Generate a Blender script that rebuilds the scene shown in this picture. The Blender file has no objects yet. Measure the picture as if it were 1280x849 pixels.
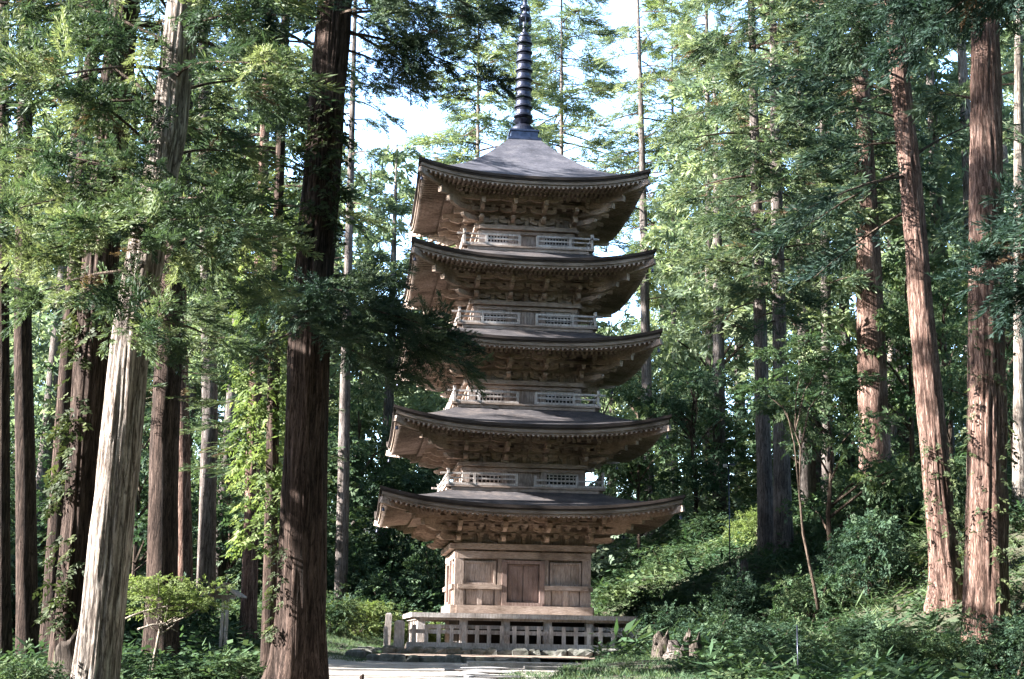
import bpy, math, random
import numpy as np
from mathutils import Vector, Matrix

PI = math.pi
rad = math.radians
S = bpy.context.scene
COL = S.collection
RNG = np.random.default_rng(7)
random.seed(7)

# ------------------------------------------------------------------ camera model
EYE = 1.2
F_PX, PITCH, ROLL = 1736.0, rad(11.99), rad(-1.07)
_c, _s = math.cos(PITCH), math.sin(PITCH)
R0 = np.array([1.0, 0, 0]); U0 = np.array([0, -_s, _c]); FW = np.array([0, _c, _s])
CR = R0 * math.cos(ROLL) - U0 * math.sin(ROLL)
CU = R0 * math.sin(ROLL) + U0 * math.cos(ROLL)
CAM = np.array([0, 0, EYE])


def at(px, py, Y):
    """world point seen at photo pixel (1280 x 849) at world depth y = Y"""
    d = FW + CR * (px - 640) / F_PX - CU * (py - 424.5) / F_PX
    return CAM + d * (Y / d[1])


cam = bpy.data.cameras.new('camera')
cam.lens = F_PX / 1280 * 36.0
cam.sensor_width = 36.0
cam.clip_start = 0.1
cam.clip_end = 2000
camo = bpy.data.objects.new('camera', cam)
COL.objects.link(camo)
M = Matrix.Identity(4)
for i in range(3):
    M[i][0] = CR[i]; M[i][1] = CU[i]; M[i][2] = -FW[i]; M[i][3] = CAM[i]
camo.matrix_world = M
S.camera = camo

# ------------------------------------------------------------------ light
SKY_LOW, SKY_HIGH = 1.45, 0.22
SUN_EL = rad(24)
SUN_A = rad(11)           # how far in front of due left
sdir = np.array([-math.cos(SUN_A) * math.cos(SUN_EL), -math.sin(SUN_A) * math.cos(SUN_EL), math.sin(SUN_EL)])
ld = bpy.data.lights.new('sun', 'SUN')
ld.energy = 46.0
ld.angle = rad(0.5)
ld.color = (1.0, 0.965, 0.91)
lo = bpy.data.objects.new('sun', ld)
COL.objects.link(lo)
lo.rotation_euler = Vector(sdir).to_track_quat('Z', 'Y').to_euler()
W = bpy.data.worlds.new('World')
S.world = W
W.use_nodes = True
nt = W.node_tree
sky = nt.nodes.new('ShaderNodeTexSky')
sky.sky_type = 'NISHITA'
sky.sun_disc = False
sky.sun_elevation = SUN_EL
sky.sun_rotation = math.atan2(sdir[0], sdir[1])
sky.air_density = 1.0
sky.dust_density = 1.0
sky.ozone_density = 2.5
bg = nt.nodes['Background']
# hazy bright band low over the horizon, deeper blue towards the zenith
wtc = nt.nodes.new('ShaderNodeTexCoord')
wsx = nt.nodes.new('ShaderNodeSeparateXYZ'); nt.links.new(wtc.outputs['Generated'], wsx.inputs[0])
wmr = nt.nodes.new('ShaderNodeMapRange')
nt.links.new(wsx.outputs[2], wmr.inputs[0])
for i_, v_ in enumerate((0.40, 0.58, SKY_LOW, SKY_HIGH)): wmr.inputs[i_ + 1].default_value = v_
nt.links.new(sky.outputs[0], bg.inputs[0])
nt.links.new(wmr.outputs[0], bg.inputs[1])
S.view_settings.view_transform = 'Standard'
S.view_settings.look = 'None'
S.view_settings.exposure = 0
cy = S.cycles
cy.max_bounces = 5
cy.diffuse_bounces = 3
cy.glossy_bounces = 2
cy.transmission_bounces = 3
cy.transparent_max_bounces = 4
cy.use_denoising = True
cy.caustics_reflective = False
cy.caustics_refractive = False

# ------------------------------------------------------------------ helpers


def tag(o, label=None, cat=None, group=None, kind=None):
    if label: o['label'] = label
    if cat: o['category'] = cat
    if group: o['group'] = group
    if kind: o['kind'] = kind
    return o


def empty(name, loc=(0, 0, 0), rz=0):
    o = bpy.data.objects.new(name, None)
    COL.objects.link(o)
    o.location = loc
    o.rotation_euler = (0, 0, rz)
    o.empty_display_size = 0.3
    return o


class MB:
    def __init__(self):
        self.v = []; self.q = []; self.t = []; self.tint = []; self.n = 0

    def add(self, V, quads=None, tris=None, tint=0.5):
        V = np.asarray(V, float).reshape(-1, 3)
        if quads is not None and len(quads): self.q.append(np.asarray(quads, np.int64).reshape(-1, 4) + self.n)
        if tris is not None and len(tris): self.t.append(np.asarray(tris, np.int64).reshape(-1, 3) + self.n)
        self.v.append(V)
        tt = np.asarray(tint, float)
        self.tint.append(np.full(len(V), float(tt)) if tt.ndim == 0 else tt)
        self.n += len(V)
        return self

    BQ = np.array([[0, 3, 2, 1], [4, 5, 6, 7], [0, 1, 5, 4], [1, 2, 6, 5], [2, 3, 7, 6], [3, 0, 4, 7]])

    def hexa(self, P, tint=0.5):
        return self.add(P, self.BQ, tint=tint)

    def box(self, c, s, rz=0, taper=1.0, tint=0.5):
        x, y, z = s[0] / 2, s[1] / 2, s[2] / 2
        P = np.array([[-x, -y, -z], [x, -y, -z], [x, y, -z], [-x, y, -z], [-x, -y, z], [x, -y, z], [x, y, z], [-x, y, z]])
        P[:4, :2] *= taper
        if rz:
            ca, sa = math.cos(rz), math.sin(rz)
            P = np.column_stack([P[:, 0] * ca - P[:, 1] * sa, P[:, 0] * sa + P[:, 1] * ca, P[:, 2]])
        return self.hexa(P + np.asarray(c, float), tint)

    def beam(self, p0, p1, w, h, tint=0.5, w1=None, h1=None):
        p0 = np.asarray(p0, float); p1 = np.asarray(p1, float)
        d = p1 - p0; d = d / np.linalg.norm(d)
        up = np.array([0, 0, 1.0]) if abs(d[2]) < 0.95 else np.array([0, 1.0, 0])
        r = np.cross(d, up); r /= np.linalg.norm(r)
        u = np.cross(r, d)
        w1 = w if w1 is None else w1; h1 = h if h1 is None else h1
        a = [p0 - r * w / 2 - u * h / 2, p0 + r * w / 2 - u * h / 2, p0 + r * w / 2 + u * h / 2, p0 - r * w / 2 + u * h / 2]
        b = [p1 - r * w1 / 2 - u * h1 / 2, p1 + r * w1 / 2 - u * h1 / 2, p1 + r * w1 / 2 + u * h1 / 2, p1 - r * w1 / 2 + u * h1 / 2]
        return self.add(np.array(a + b), [[0, 1, 2, 3], [7, 6, 5, 4], [4, 5, 1, 0], [5, 6, 2, 1], [6, 7, 3, 2], [7, 4, 0, 3]], tint=tint)

    def tube(self, pts, rr, segs=6, tint=0.5, cap=True):
        pts = np.asarray(pts, float); n = len(pts)
        rr = np.broadcast_to(np.asarray(rr, float), (n,))
        tan = np.gradient(pts, axis=0)
        tan /= np.linalg.norm(tan, axis=1)[:, None] + 1e-9
        ref = np.array([0.31, 0.17, 0.93])
        if abs(tan[:, 2]).mean() > 0.8: ref = np.array([0.93, 0.31, 0.17])
        a = np.cross(tan, ref); a /= np.linalg.norm(a, axis=1)[:, None] + 1e-9
        b = np.cross(tan, a)
        th = np.linspace(0, 2 * PI, segs, endpoint=False)
        V = pts[:, None, :] + rr[:, None, None] * (a[:, None, :] * np.cos(th)[None, :, None] + b[:, None, :] * np.sin(th)[None, :, None])
        i = np.arange(n - 1)[:, None] * segs; j = np.arange(segs)[None, :]; j2 = (j + 1) % segs
        Q = np.stack([i + j, i + j2, i + segs + j2, i + segs + j], -1).reshape(-1, 4)
        V = V.reshape(-1, 3); tr = None
        if cap:
            V = np.vstack([V, pts[0], pts[-1]]); k = n * segs
            j = np.arange(segs); j2 = (j + 1) % segs
            tr = np.vstack([np.stack([np.full(segs, k), j2, j], -1), np.stack([np.full(segs, k + 1), (n - 1) * segs + j, (n - 1) * segs + j2], -1)])
        return self.add(V, Q, tr, tint)

    def lathe(self, prof, c=(0, 0, 0), segs=24, tint=0.5):
        prof = np.asarray(prof, float)
        th = np.linspace(0, 2 * PI, segs, endpoint=False)
        V = np.stack([prof[:, 0][:, None] * np.cos(th), prof[:, 0][:, None] * np.sin(th), np.repeat(prof[:, 1][:, None], segs, 1)], -1)
        i = np.arange(len(prof) - 1)[:, None] * segs; j = np.arange(segs)[None, :]; j2 = (j + 1) % segs
        Q = np.stack([i + j, i + j2, i + segs + j2, i + segs + j], -1).reshape(-1, 4)
        return self.add(V.reshape(-1, 3) + np.asarray(c, float), Q, tint=tint)

    def grid(self, P, tint=0.5):
        """P: (n, m, 3)"""
        n, m = P.shape[:2]
        i = np.arange(n - 1)[:, None] * m; j = np.arange(m - 1)[None, :]
        Q = np.stack([i + j, i + j + 1, i + m + j + 1, i + m + j], -1).reshape(-1, 4)
        return self.add(P.reshape(-1, 3), Q, tint=tint)

    def mesh(self, name, mat, smooth=False):
        me = bpy.data.meshes.new(name)
        if not self.v:
            return me
        V = np.vstack(self.v)
        q = np.vstack(self.q) if self.q else np.zeros((0, 4), np.int64)
        t = np.vstack(self.t) if self.t else np.zeros((0, 3), np.int64)
        nl = q.size + t.size; nf = len(q) + len(t)
        me.vertices.add(len(V)); me.vertices.foreach_set('co', V.astype(np.float32).ravel())
        me.loops.add(nl); me.polygons.add(nf)
        me.loops.foreach_set('vertex_index', np.concatenate([q.ravel(), t.ravel()]).astype(np.int32))
        ls = np.concatenate([np.arange(len(q)) * 4, q.size + np.arange(len(t)) * 3]).astype(np.int32)
        me.polygons.foreach_set('loop_start', ls)
        me.polygons.foreach_set('use_smooth', np.full(nf, bool(smooth)))
        at_ = me.attributes.new('tint', 'FLOAT', 'POINT')
        at_.data.foreach_set('value', np.concatenate(self.tint).astype(np.float32))
        me.update(calc_edges=True)
        me.materials.append(mat)
        return me

    @staticmethod
    def joined(parts, name):
        """one mesh from several builders, each with its material"""
        me0 = MB(); idx = []
        mis_q = []; mis_t = []
        for k_, (b_, m_) in enumerate(parts):
            nq0 = sum(len(x) for x in b_.q); nt0 = sum(len(x) for x in b_.t)
            for x in b_.q: me0.q.append(x + me0.n)
            for x in b_.t: me0.t.append(x + me0.n)
            me0.v += b_.v; me0.tint += b_.tint; me0.n += b_.n
            mis_q += [k_] * nq0; mis_t += [k_] * nt0
        me = me0.mesh(name, parts[0][1])
        for _, m_ in parts[1:]: me.materials.append(m_)
        me.polygons.foreach_set('material_index', np.array(mis_q + mis_t, np.int32))
        return me

    def build(self, name, mat, parent=None, smooth=False, loc=None):
        o = bpy.data.objects.new(name, self.mesh(name, mat, smooth))
        COL.objects.link(o)
        if parent is not None: o.parent = parent
        if loc is not None: o.location = loc
        return o


def rot4(V, k):
    """rotate points by k quarter turns about z"""
    V = np.asarray(V, float)
    for _ in range(k % 4):
        V = np.stack([-V[..., 1], V[..., 0], V[..., 2]], -1)
    return V


def vnoise(x, y, seed=0, px=None):
    """2D value noise, optional period px in x"""
    x = np.asarray(x, float); y = np.asarray(y, float)
    xi = np.floor(x).astype(np.int64); yi = np.floor(y).astype(np.int64)
    fx = x - xi; fy = y - yi
    fx = fx * fx * (3 - 2 * fx); fy = fy * fy * (3 - 2 * fy)

    def h(a, b):
        if px: a = np.mod(a, px)
        n = (a * 374761393 + b * 668265263 + seed * 1274126177) & 0x7fffffff
        n = ((n ^ (n >> 13)) * 1274126177) & 0x7fffffff
        n = n ^ (n >> 16)
        return (n & 0xffff) / 65535.0
    a = h(xi, yi); b = h(xi + 1, yi); c = h(xi, yi + 1); d = h(xi + 1, yi + 1)
    return (a * (1 - fx) + b * fx) * (1 - fy) + (c * (1 - fx) + d * fx) * fy


# ------------------------------------------------------------------ materials


def new_mat(name):
    m = bpy.data.materials.new(name); m.use_nodes = True
    n = m.node_tree.nodes; l = m.node_tree.links
    return m, n, l, n['Principled BSDF']


def ramp(n, stops):
    r = n.new('ShaderNodeValToRGB')
    e = r.color_ramp.elements
    while len(e) > 1: e.remove(e[0])
    e[0].position, e[0].color = stops[0][0], (*stops[0][1], 1)
    for p, c in stops[1:]:
        k = e.new(p); k.color = (*c, 1)
    return r


def noise(n, l, vec, scale, detail=6, rough=0.6, sc=(1, 1, 1), dist=0.0):
    mp = n.new('ShaderNodeMapping'); mp.inputs['Scale'].default_value = sc
    l.new(vec, mp.inputs[0])
    t = n.new('ShaderNodeTexNoise')
    t.inputs['Scale'].default_value = scale; t.inputs['Detail'].default_value = detail
    t.inputs['Roughness'].default_value = rough; t.inputs['Distortion'].default_value = dist
    l.new(mp.outputs[0], t.inputs[0])
    return t.outputs[0]


def mixc(n, l, fac, a, b, mode='MIX'):
    m = n.new('ShaderNodeMix'); m.data_type = 'RGBA'; m.blend_type = mode
    for s, v in ((0, fac), (6, a), (7, b)):
        if isinstance(v, (int, float)): m.inputs[s].default_value = v
        elif isinstance(v, tuple): m.inputs[s].default_value = (*v, 1)
        else: l.new(v, m.inputs[s])
    return m.outputs[2]


def bump(n, l, h, strength, dist, bs):
    b = n.new('ShaderNodeBump'); b.inputs['Strength'].default_value = strength
    b.inputs['Distance'].default_value = dist
    l.new(h, b.inputs['Height']); l.new(b.outputs[0], bs.inputs['Normal'])


def wood(name, lo, mid, hi, sc=(1, 1, 1), scale=6, rough=0.85, moss=None):
    if name not in ('grey_timber', 'bark_edge', 'dark_interior'):
        lo, mid, hi = (tuple(v * 0.86 for v in c_) for c_ in (lo, mid, hi))
    m, n, l, bs = new_mat(name)
    tc = n.new('ShaderNodeTexCoord'); ob = tc.outputs['Object']
    a = noise(n, l, ob, scale, 8, 0.68, sc, 0.4)
    r = ramp(n, [(0.25, lo), (0.5, mid), (0.78, hi)])
    l.new(a, r.inputs[0])
    b = noise(n, l, ob, 0.9, 4, 0.6)
    rr = ramp(n, [(0.3, (0.45, 0.42, 0.40)), (0.5, (0.9, 0.86, 0.84)), (0.72, (1.2, 1.2, 1.22))])
    l.new(b, rr.inputs[0])
    c = mixc(n, l, 1.0, r.outputs[0], rr.outputs[0], 'MULTIPLY')
    if moss:
        k = noise(n, l, ob, 2.3, 6, 0.7)
        kr = ramp(n, [(0.52, (0, 0, 0)), (0.66, (1, 1, 1))]); l.new(k, kr.inputs[0])
        c = mixc(n, l, kr.outputs[0], c, moss)
    l.new(c, bs.inputs['Base Color'])
    bs.inputs['Roughness'].default_value = rough
    bs.inputs['Specular IOR Level'].default_value = 0.25
    bump(n, l, a, 0.5, 0.02, bs)
    return m


M_WALL = wood('weathered_wall_wood', (0.12, 0.095, 0.08), (0.32, 0.26, 0.225), (0.54, 0.47, 0.425), (7, 7, 0.8), 5)
M_BEAM = wood('weathered_beam_wood', (0.13, 0.10, 0.08), (0.34, 0.27, 0.225), (0.54, 0.46, 0.405), (1.2, 1.2, 7), 5)
M_BRKT = wood('bracket_wood', (0.17, 0.125, 0.098), (0.38, 0.295, 0.235), (0.56, 0.46, 0.385), (2, 2, 5), 5)
M_RAFT = wood('rafter_wood', (0.15, 0.11, 0.092), (0.36, 0.285, 0.24), (0.56, 0.475, 0.42), (3, 3, 3), 4)
M_DOOR = wood('door_wood', (0.085, 0.06, 0.052), (0.23, 0.165, 0.145), (0.42, 0.34, 0.315), (9, 9, 0.7), 5)
M_GREY = wood('grey_timber', (0.18, 0.165, 0.155), (0.39, 0.36, 0.34), (0.60, 0.57, 0.54), (4, 4, 1), 5)
M_FASC = wood('eave_fascia_wood', (0.11, 0.085, 0.07), (0.24, 0.19, 0.155), (0.38, 0.32, 0.28), (0.6, 0.6, 9), 4)
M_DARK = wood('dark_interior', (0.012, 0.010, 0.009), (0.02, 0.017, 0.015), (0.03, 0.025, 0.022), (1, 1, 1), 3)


def roof_mat(name, lo, mid, hi):
    m, n, l, bs = new_mat(name)
    tc = n.new('ShaderNodeTexCoord'); ob = tc.outputs['Object']
    a = noise(n, l, ob, 1.3, 7, 0.7, (1, 1, 3))
    r = ramp(n, [(0.28, lo), (0.5, mid), (0.75, hi)]); l.new(a, r.inputs[0])
    f = noise(n, l, ob, 9, 6, 0.75, (1, 1, 5))
    fr = ramp(n, [(0.3, (0.4, 0.4, 0.4)), (0.7, (1.5, 1.42, 1.32))]); l.new(f, fr.inputs[0])
    c = mixc(n, l, 1.0, r.outputs[0], fr.outputs[0], 'MULTIPLY')
    w = n.new('ShaderNodeTexWave'); w.wave_type = 'BANDS'; w.bands_direction = 'Z'; w.wave_profile = 'SAW'
    w.inputs['Scale'].default_value = 5.5; w.inputs['Distortion'].default_value = 1.2; w.inputs['Detail'].default_value = 3
    w.inputs['Detail Scale'].default_value = 2
    l.new(ob, w.inputs[0])
    wr = ramp(n, [(0.0, (0.7, 0.7, 0.7)), (0.25, (1, 1, 1))]); l.new(w.outputs[0], wr.inputs[0])
    c = mixc(n, l, 0.6, c, wr.outputs[0], 'MULTIPLY')
    l.new(c, bs.inputs['Base Color'])
    bs.inputs['Roughness'].default_value = 0.8
    bs.inputs['Specular IOR Level'].default_value = 0.25
    mx = n.new('ShaderNodeMath'); mx.operation = 'ADD'
    l.new(w.outputs[0], mx.inputs[0]); l.new(f, mx.inputs[1])
    bump(n, l, mx.outputs[0], 0.6, 0.02, bs)
    return m


M_ROOF = roof_mat('bark_shingle_roof', (0.022, 0.021, 0.025), (0.052, 0.049, 0.056), (0.14, 0.12, 0.115))
M_ROOFT = roof_mat('silvered_shingle_roof', (0.045, 0.047, 0.062), (0.08, 0.083, 0.108), (0.155, 0.153, 0.175))
M_BARKEDGE = wood('bark_edge', (0.018, 0.014, 0.013), (0.04, 0.03, 0.026), (0.09, 0.07, 0.06), (0.6, 0.6, 14), 5)

m, n, l, bs = new_mat('dark_bronze')
tc = n.new('ShaderNodeTexCoord')
a = noise(n, l, tc.outputs['Object'], 7, 5, 0.6)
r = ramp(n, [(0.3, (0.018, 0.02, 0.032)), (0.7, (0.055, 0.06, 0.09))]); l.new(a, r.inputs[0])
l.new(r.outputs[0], bs.inputs['Base Color'])
bs.inputs['Metallic'].default_value = 0.7
bs.inputs['Roughness'].default_value = 0.36
M_BRONZE = m


def bark_mat(name, lo, mid, hi, moss=None, mamt=0.62):
    lo, mid, hi = (tuple(v * 0.72 for v in c_) for c_ in (lo, mid, hi))
    m, n, l, bs = new_mat(name)
    tc = n.new('ShaderNodeTexCoord'); ob = tc.outputs['Object']
    a = noise(n, l, ob, 7, 10, 0.75, (3.0, 3.0, 0.30), 0.6)
    r = ramp(n, [(0.32, lo), (0.5, mid), (0.68, hi)]); l.new(a, r.inputs[0])
    # long ragged fissures between fibrous strips
    f = noise(n, l, ob, 5, 6, 0.6, (3.4, 3.4, 0.22), 0.9)
    fr = ramp(n, [(0.44, (1, 1, 1)), (0.49, (0.2, 0.18, 0.17)), (0.51, (0.2, 0.18, 0.17)), (0.545, (1, 1, 1))]); l.new(f, fr.inputs[0])
    c = mixc(n, l, 0.85, r.outputs[0], fr.outputs[0], 'MULTIPLY')
    b = noise(n, l, ob, 0.8, 6, 0.65, (1, 1, 0.6))
    rr = ramp(n, [(0.3, (0.5, 0.48, 0.47)), (0.7, (1.2, 1.18, 1.16))]); l.new(b, rr.inputs[0])
    c = mixc(n, l, 1.0, c, rr.outputs[0], 'MULTIPLY')
    g = noise(n, l, ob, 45, 5, 0.7, (1, 1, 0.35))
    gr = ramp(n, [(0.3, (0.7, 0.7, 0.7)), (0.7, (1.25, 1.25, 1.25))]); l.new(g, gr.inputs[0])
    c = mixc(n, l, 1.0, c, gr.outputs[0], 'MULTIPLY')
    at_ = n.new('ShaderNodeAttribute'); at_.attribute_name = 'tint'
    cr = ramp(n, [(0.0, (0.25, 0.23, 0.22)), (0.45, (1, 1, 1)), (1.0, (1.3, 1.25, 1.22))]); l.new(at_.outputs['Fac'], cr.inputs[0])
    c = mixc(n, l, 1.0, c, cr.outputs[0], 'MULTIPLY')
    if moss:
        k = noise(n, l, ob, 2.6, 8, 0.75, (1, 1, 0.5))
        kr = ramp(n, [(mamt - 0.05, (0, 0, 0)), (mamt + 0.05, (1, 1, 1))]); l.new(k, kr.inputs[0])
        c = mixc(n, l, kr.outputs[0], c, moss)
    l.new(c, bs.inputs['Base Color'])
    bs.inputs['Roughness'].default_value = 0.92
    bs.inputs['Specular IOR Level'].default_value = 0.12
    ma = n.new('ShaderNodeMath'); ma.operation = 'MULTIPLY_ADD'
    l.new(fr.outputs[0], ma.inputs[0]); ma.inputs[1].default_value = 0.5; l.new(a, ma.inputs[2])
    bump(n, l, ma.outputs[0], 0.7, 0.04, bs)
    return m


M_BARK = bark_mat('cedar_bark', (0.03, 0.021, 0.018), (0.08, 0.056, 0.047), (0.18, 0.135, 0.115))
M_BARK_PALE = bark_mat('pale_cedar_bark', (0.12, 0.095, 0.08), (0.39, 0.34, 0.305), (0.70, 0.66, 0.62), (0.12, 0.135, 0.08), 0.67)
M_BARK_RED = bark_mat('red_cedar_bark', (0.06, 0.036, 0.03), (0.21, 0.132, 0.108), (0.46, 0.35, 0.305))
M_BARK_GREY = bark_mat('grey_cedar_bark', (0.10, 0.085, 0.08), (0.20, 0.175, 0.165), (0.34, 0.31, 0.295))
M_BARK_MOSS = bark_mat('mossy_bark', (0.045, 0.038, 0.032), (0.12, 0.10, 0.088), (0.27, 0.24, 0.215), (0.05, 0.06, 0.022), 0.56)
M_TWIG = bark_mat('twig_bark', (0.06, 0.045, 0.035), (0.12, 0.09, 0.07), (0.22, 0.18, 0.15))
M_TWIG_PALE = bark_mat('pale_twig_bark', (0.30, 0.25, 0.20), (0.48, 0.42, 0.36), (0.62, 0.57, 0.5))


def leaf_mat(name, dark, mid, light, trans=0.35, brown=None):
    dark, mid, light = (tuple(v * (0.78 if 'far' not in name and 'hazy' not in name else 0.9) for v in c_) for c_ in (dark, mid, light))  # far and hazy leaves kept paler in place of haze
    m, n, l, bs = new_mat(name)
    at_ = n.new('ShaderNodeAttribute'); at_.attribute_name = 'tint'
    st = [(0.0, dark), (0.5, mid), (0.97, light)]
    if brown: st = [(0.0, brown), (0.03, brown), (0.05, dark), (0.5, mid), (0.97, light)]
    r = ramp(n, st); l.new(at_.outputs['Fac'], r.inputs[0])
    l.new(r.outputs[0], bs.inputs['Base Color'])
    bs.inputs['Roughness'].default_value = 0.6
    bs.inputs['Specular IOR Level'].default_value = 0.15
    tr = n.new('ShaderNodeBsdfTranslucent')
    tcol = mixc(n, l, 1.0, r.outputs[0], (1.25, 1.32, 0.85), 'MULTIPLY')
    l.new(tcol, tr.inputs[0])
    mx = n.new('ShaderNodeMixShader'); mx.inputs[0].default_value = trans
    l.new(bs.outputs[0], mx.inputs[1]); l.new(tr.outputs[0], mx.inputs[2])
    l.new(mx.outputs[0], n['Material Output'].inputs[0])
    return m


BR = (0.10, 0.065, 0.04)
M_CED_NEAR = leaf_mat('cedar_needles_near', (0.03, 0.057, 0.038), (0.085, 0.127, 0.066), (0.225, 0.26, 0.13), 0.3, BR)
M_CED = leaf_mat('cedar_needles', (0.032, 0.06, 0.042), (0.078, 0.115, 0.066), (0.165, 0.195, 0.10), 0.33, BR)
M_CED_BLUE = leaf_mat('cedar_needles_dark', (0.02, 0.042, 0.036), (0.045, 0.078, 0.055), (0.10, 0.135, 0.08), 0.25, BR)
M_CED_HAZY = leaf_mat('cedar_needles_hazy', (0.06, 0.095, 0.07), (0.12, 0.16, 0.10), (0.22, 0.25, 0.13), 0.4, BR)  # lightened needles: distance haze painted into the colour
M_FAR = leaf_mat('far_foliage', (0.085, 0.125, 0.10), (0.16, 0.21, 0.14), (0.27, 0.31, 0.19), 0.45)  # haze of the far wood put into a paler leaf colour
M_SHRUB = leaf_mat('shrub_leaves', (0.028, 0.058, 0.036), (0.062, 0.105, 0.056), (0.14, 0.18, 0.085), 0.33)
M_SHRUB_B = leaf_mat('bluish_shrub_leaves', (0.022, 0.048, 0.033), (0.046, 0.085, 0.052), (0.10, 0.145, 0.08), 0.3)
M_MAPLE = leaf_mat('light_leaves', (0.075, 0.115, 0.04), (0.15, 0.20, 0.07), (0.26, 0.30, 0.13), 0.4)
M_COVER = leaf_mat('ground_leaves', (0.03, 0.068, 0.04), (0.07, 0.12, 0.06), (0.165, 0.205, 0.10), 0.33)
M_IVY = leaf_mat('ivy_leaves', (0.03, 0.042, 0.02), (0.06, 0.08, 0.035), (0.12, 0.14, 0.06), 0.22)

m, n, l, bs = new_mat('forest_floor')
tc = n.new('ShaderNodeTexCoord'); ob = tc.outputs['Object']
a = noise(n, l, ob, 1.1, 8, 0.65)
r = ramp(n, [(0.3, (0.035, 0.03, 0.02)), (0.45, (0.055, 0.05, 0.03)), (0.55, (0.035, 0.055, 0.025)), (0.75, (0.06, 0.085, 0.04))])
l.new(a, r.inputs[0])
b = noise(n, l, ob, 14, 6, 0.7)
rr = ramp(n, [(0.3, (0.5, 0.5, 0.5)), (0.7, (1.3, 1.25, 1.2))]); l.new(b, rr.inputs[0])
l.new(mixc(n, l, 1.0, r.outputs[0], rr.outputs[0], 'MULTIPLY'), bs.inputs['Base Color'])
bs.inputs['Roughness'].default_value = 0.95
bump(n, l, b, 0.8, 0.06, bs)
M_FLOOR = m


def stony(name, lo, mid, hi, sc=5, fine=40, bstr=0.5):
    m, n, l, bs = new_mat(name)
    tc = n.new('ShaderNodeTexCoord'); ob = tc.outputs['Object']
    a = noise(n, l, ob, sc, 7, 0.65)
    r = ramp(n, [(0.3, lo), (0.5, mid), (0.72, hi)]); l.new(a, r.inputs[0])
    b = noise(n, l, ob, fine, 4, 0.7)
    rr = ramp(n, [(0.3, (0.65, 0.65, 0.65)), (0.7, (1.2, 1.2, 1.2))]); l.new(b, rr.inputs[0])
    l.new(mixc(n, l, 1.0, r.outputs[0], rr.outputs[0], 'MULTIPLY'), bs.inputs['Base Color'])
    bs.inputs['Roughness'].default_value = 0.75
    bump(n, l, b, bstr, 0.02, bs)
    return m


M_GRAVEL = stony('pale_gravel', (0.20, 0.17, 0.145), (0.36, 0.32, 0.285), (0.50, 0.46, 0.42), 1.6, 30)
M_STONE = stony('grey_stone', (0.10, 0.10, 0.105), (0.22, 0.21, 0.21), (0.36, 0.35, 0.34), 2.5, 25)
M_STONEM = stony('mossy_stone', (0.03, 0.038, 0.022), (0.085, 0.085, 0.072), (0.20, 0.195, 0.185), 4, 18, 0.9)
M_DIRT = stony('bare_earth', (0.16, 0.11, 0.08), (0.27, 0.20, 0.155), (0.36, 0.29, 0.24), 1.5, 40)

# ------------------------------------------------------------------ terrain


def sm(x, a, b):
    t = np.clip((x - a) / (b - a), 0, 1)
    return t * t * (3 - 2 * t)


def path_x(y):
    y = np.asarray(y, float)
    xl = np.interp(y, [0, 19, 26, 31, 37, 42], [-1.6, -3.2, -4.4, -5.2, -5.6, -5.2])
    xr = np.interp(y, [0, 19, 27, 33, 42], [1.0, 0.15, 0.6, 1.8, 2.3])
    return xl, xr


def ground(x, y):
    x = np.asarray(x, float); y = np.asarray(y, float)
    z = np.interp(y, [-20, 5, 16, 22, 30, 40, 43, 60], [-0.4, -0.3, 0.12, 0.28, 0.33, 0.36, 0.5, 0.6])
    s = 0.6 * ((x - 4.4) + 0.35 * (y - 50))
    h = np.logaddexp(0, s / 0.6) * 0.6
    h = 15 * (1 - np.exp(-h / 15))
    z = z + h * sm(y, 8, 22)
    z = z + 0.05 * np.maximum(0, y - 30) * sm(-x, 3, 9)
    xl, xr = path_x(y)
    dpath = np.maximum(xl - x, x - xr)
    dp = np.maximum(np.abs(x - 0.27) - 5.5, np.abs(y - 49) - 6.0)
    w = sm(dpath, 0.1, 1.5) * sm(dp, 0, 2)
    z = z + w * (0.30 * (vnoise(x * 0.35, y * 0.35, 3) - 0.35) + 0.12 * (vnoise(x * 1.3, y * 1.3, 4) - 0.5))
    z = z + 0.28 * sm(x - xr, 0.15, 0.6) * sm(y, 12, 16) * (1 - sm(y, 36, 42)) * (1 - sm(x, 5, 9))
    return z


def gz(x, y):
    return float(ground(x, y))


gx = np.concatenate([np.linspace(-400, -45, 14), np.linspace(-40, 40, 161), np.linspace(45, 400, 14)])
gy = np.concatenate([np.linspace(-60, -4, 8), np.linspace(0, 95, 191), np.linspace(100, 600, 22)])
X, Y = np.meshgrid(gx, gy)
mb = MB(); mb.grid(np.stack([X, Y, ground(X, Y)], -1))
tag(mb.build('ground', M_FLOOR, smooth=True), kind='structure')

yy = np.linspace(2, 40.6, 90)
xl, xr = path_x(yy)
u = np.linspace(0, 1, 28)
wob = 0.25 * (vnoise(yy * 0.9, yy * 0, 11) - 0.5)
PX = (xl + wob)[:, None] * (1 - u) + (xr + wob)[:, None] * u
PY = np.repeat(yy[:, None], 28, 1)
mb = MB(); mb.grid(np.stack([PX, PY, ground(PX, PY) + 0.03], -1))
tag(mb.build('gravel_path', M_GRAVEL, smooth=True), kind='structure')

# ------------------------------------------------------------------ pagoda
YAW = rad(6.35)
PC = np.array([0.27, 50.0, 0.65])
pag = empty('pagoda', PC, YAW)
tag(pag, 'five-storey weathered wooden pagoda with upswept bark roofs and dark bronze spire', 'pagoda')


def pw(x, y, z):
    """pagoda-local (absolute z) to world"""
    return np.array([PC[0] + x * math.cos(YAW) - y * math.sin(YAW), PC[1] + x * math.sin(YAW) + y * math.cos(YAW), z])


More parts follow.
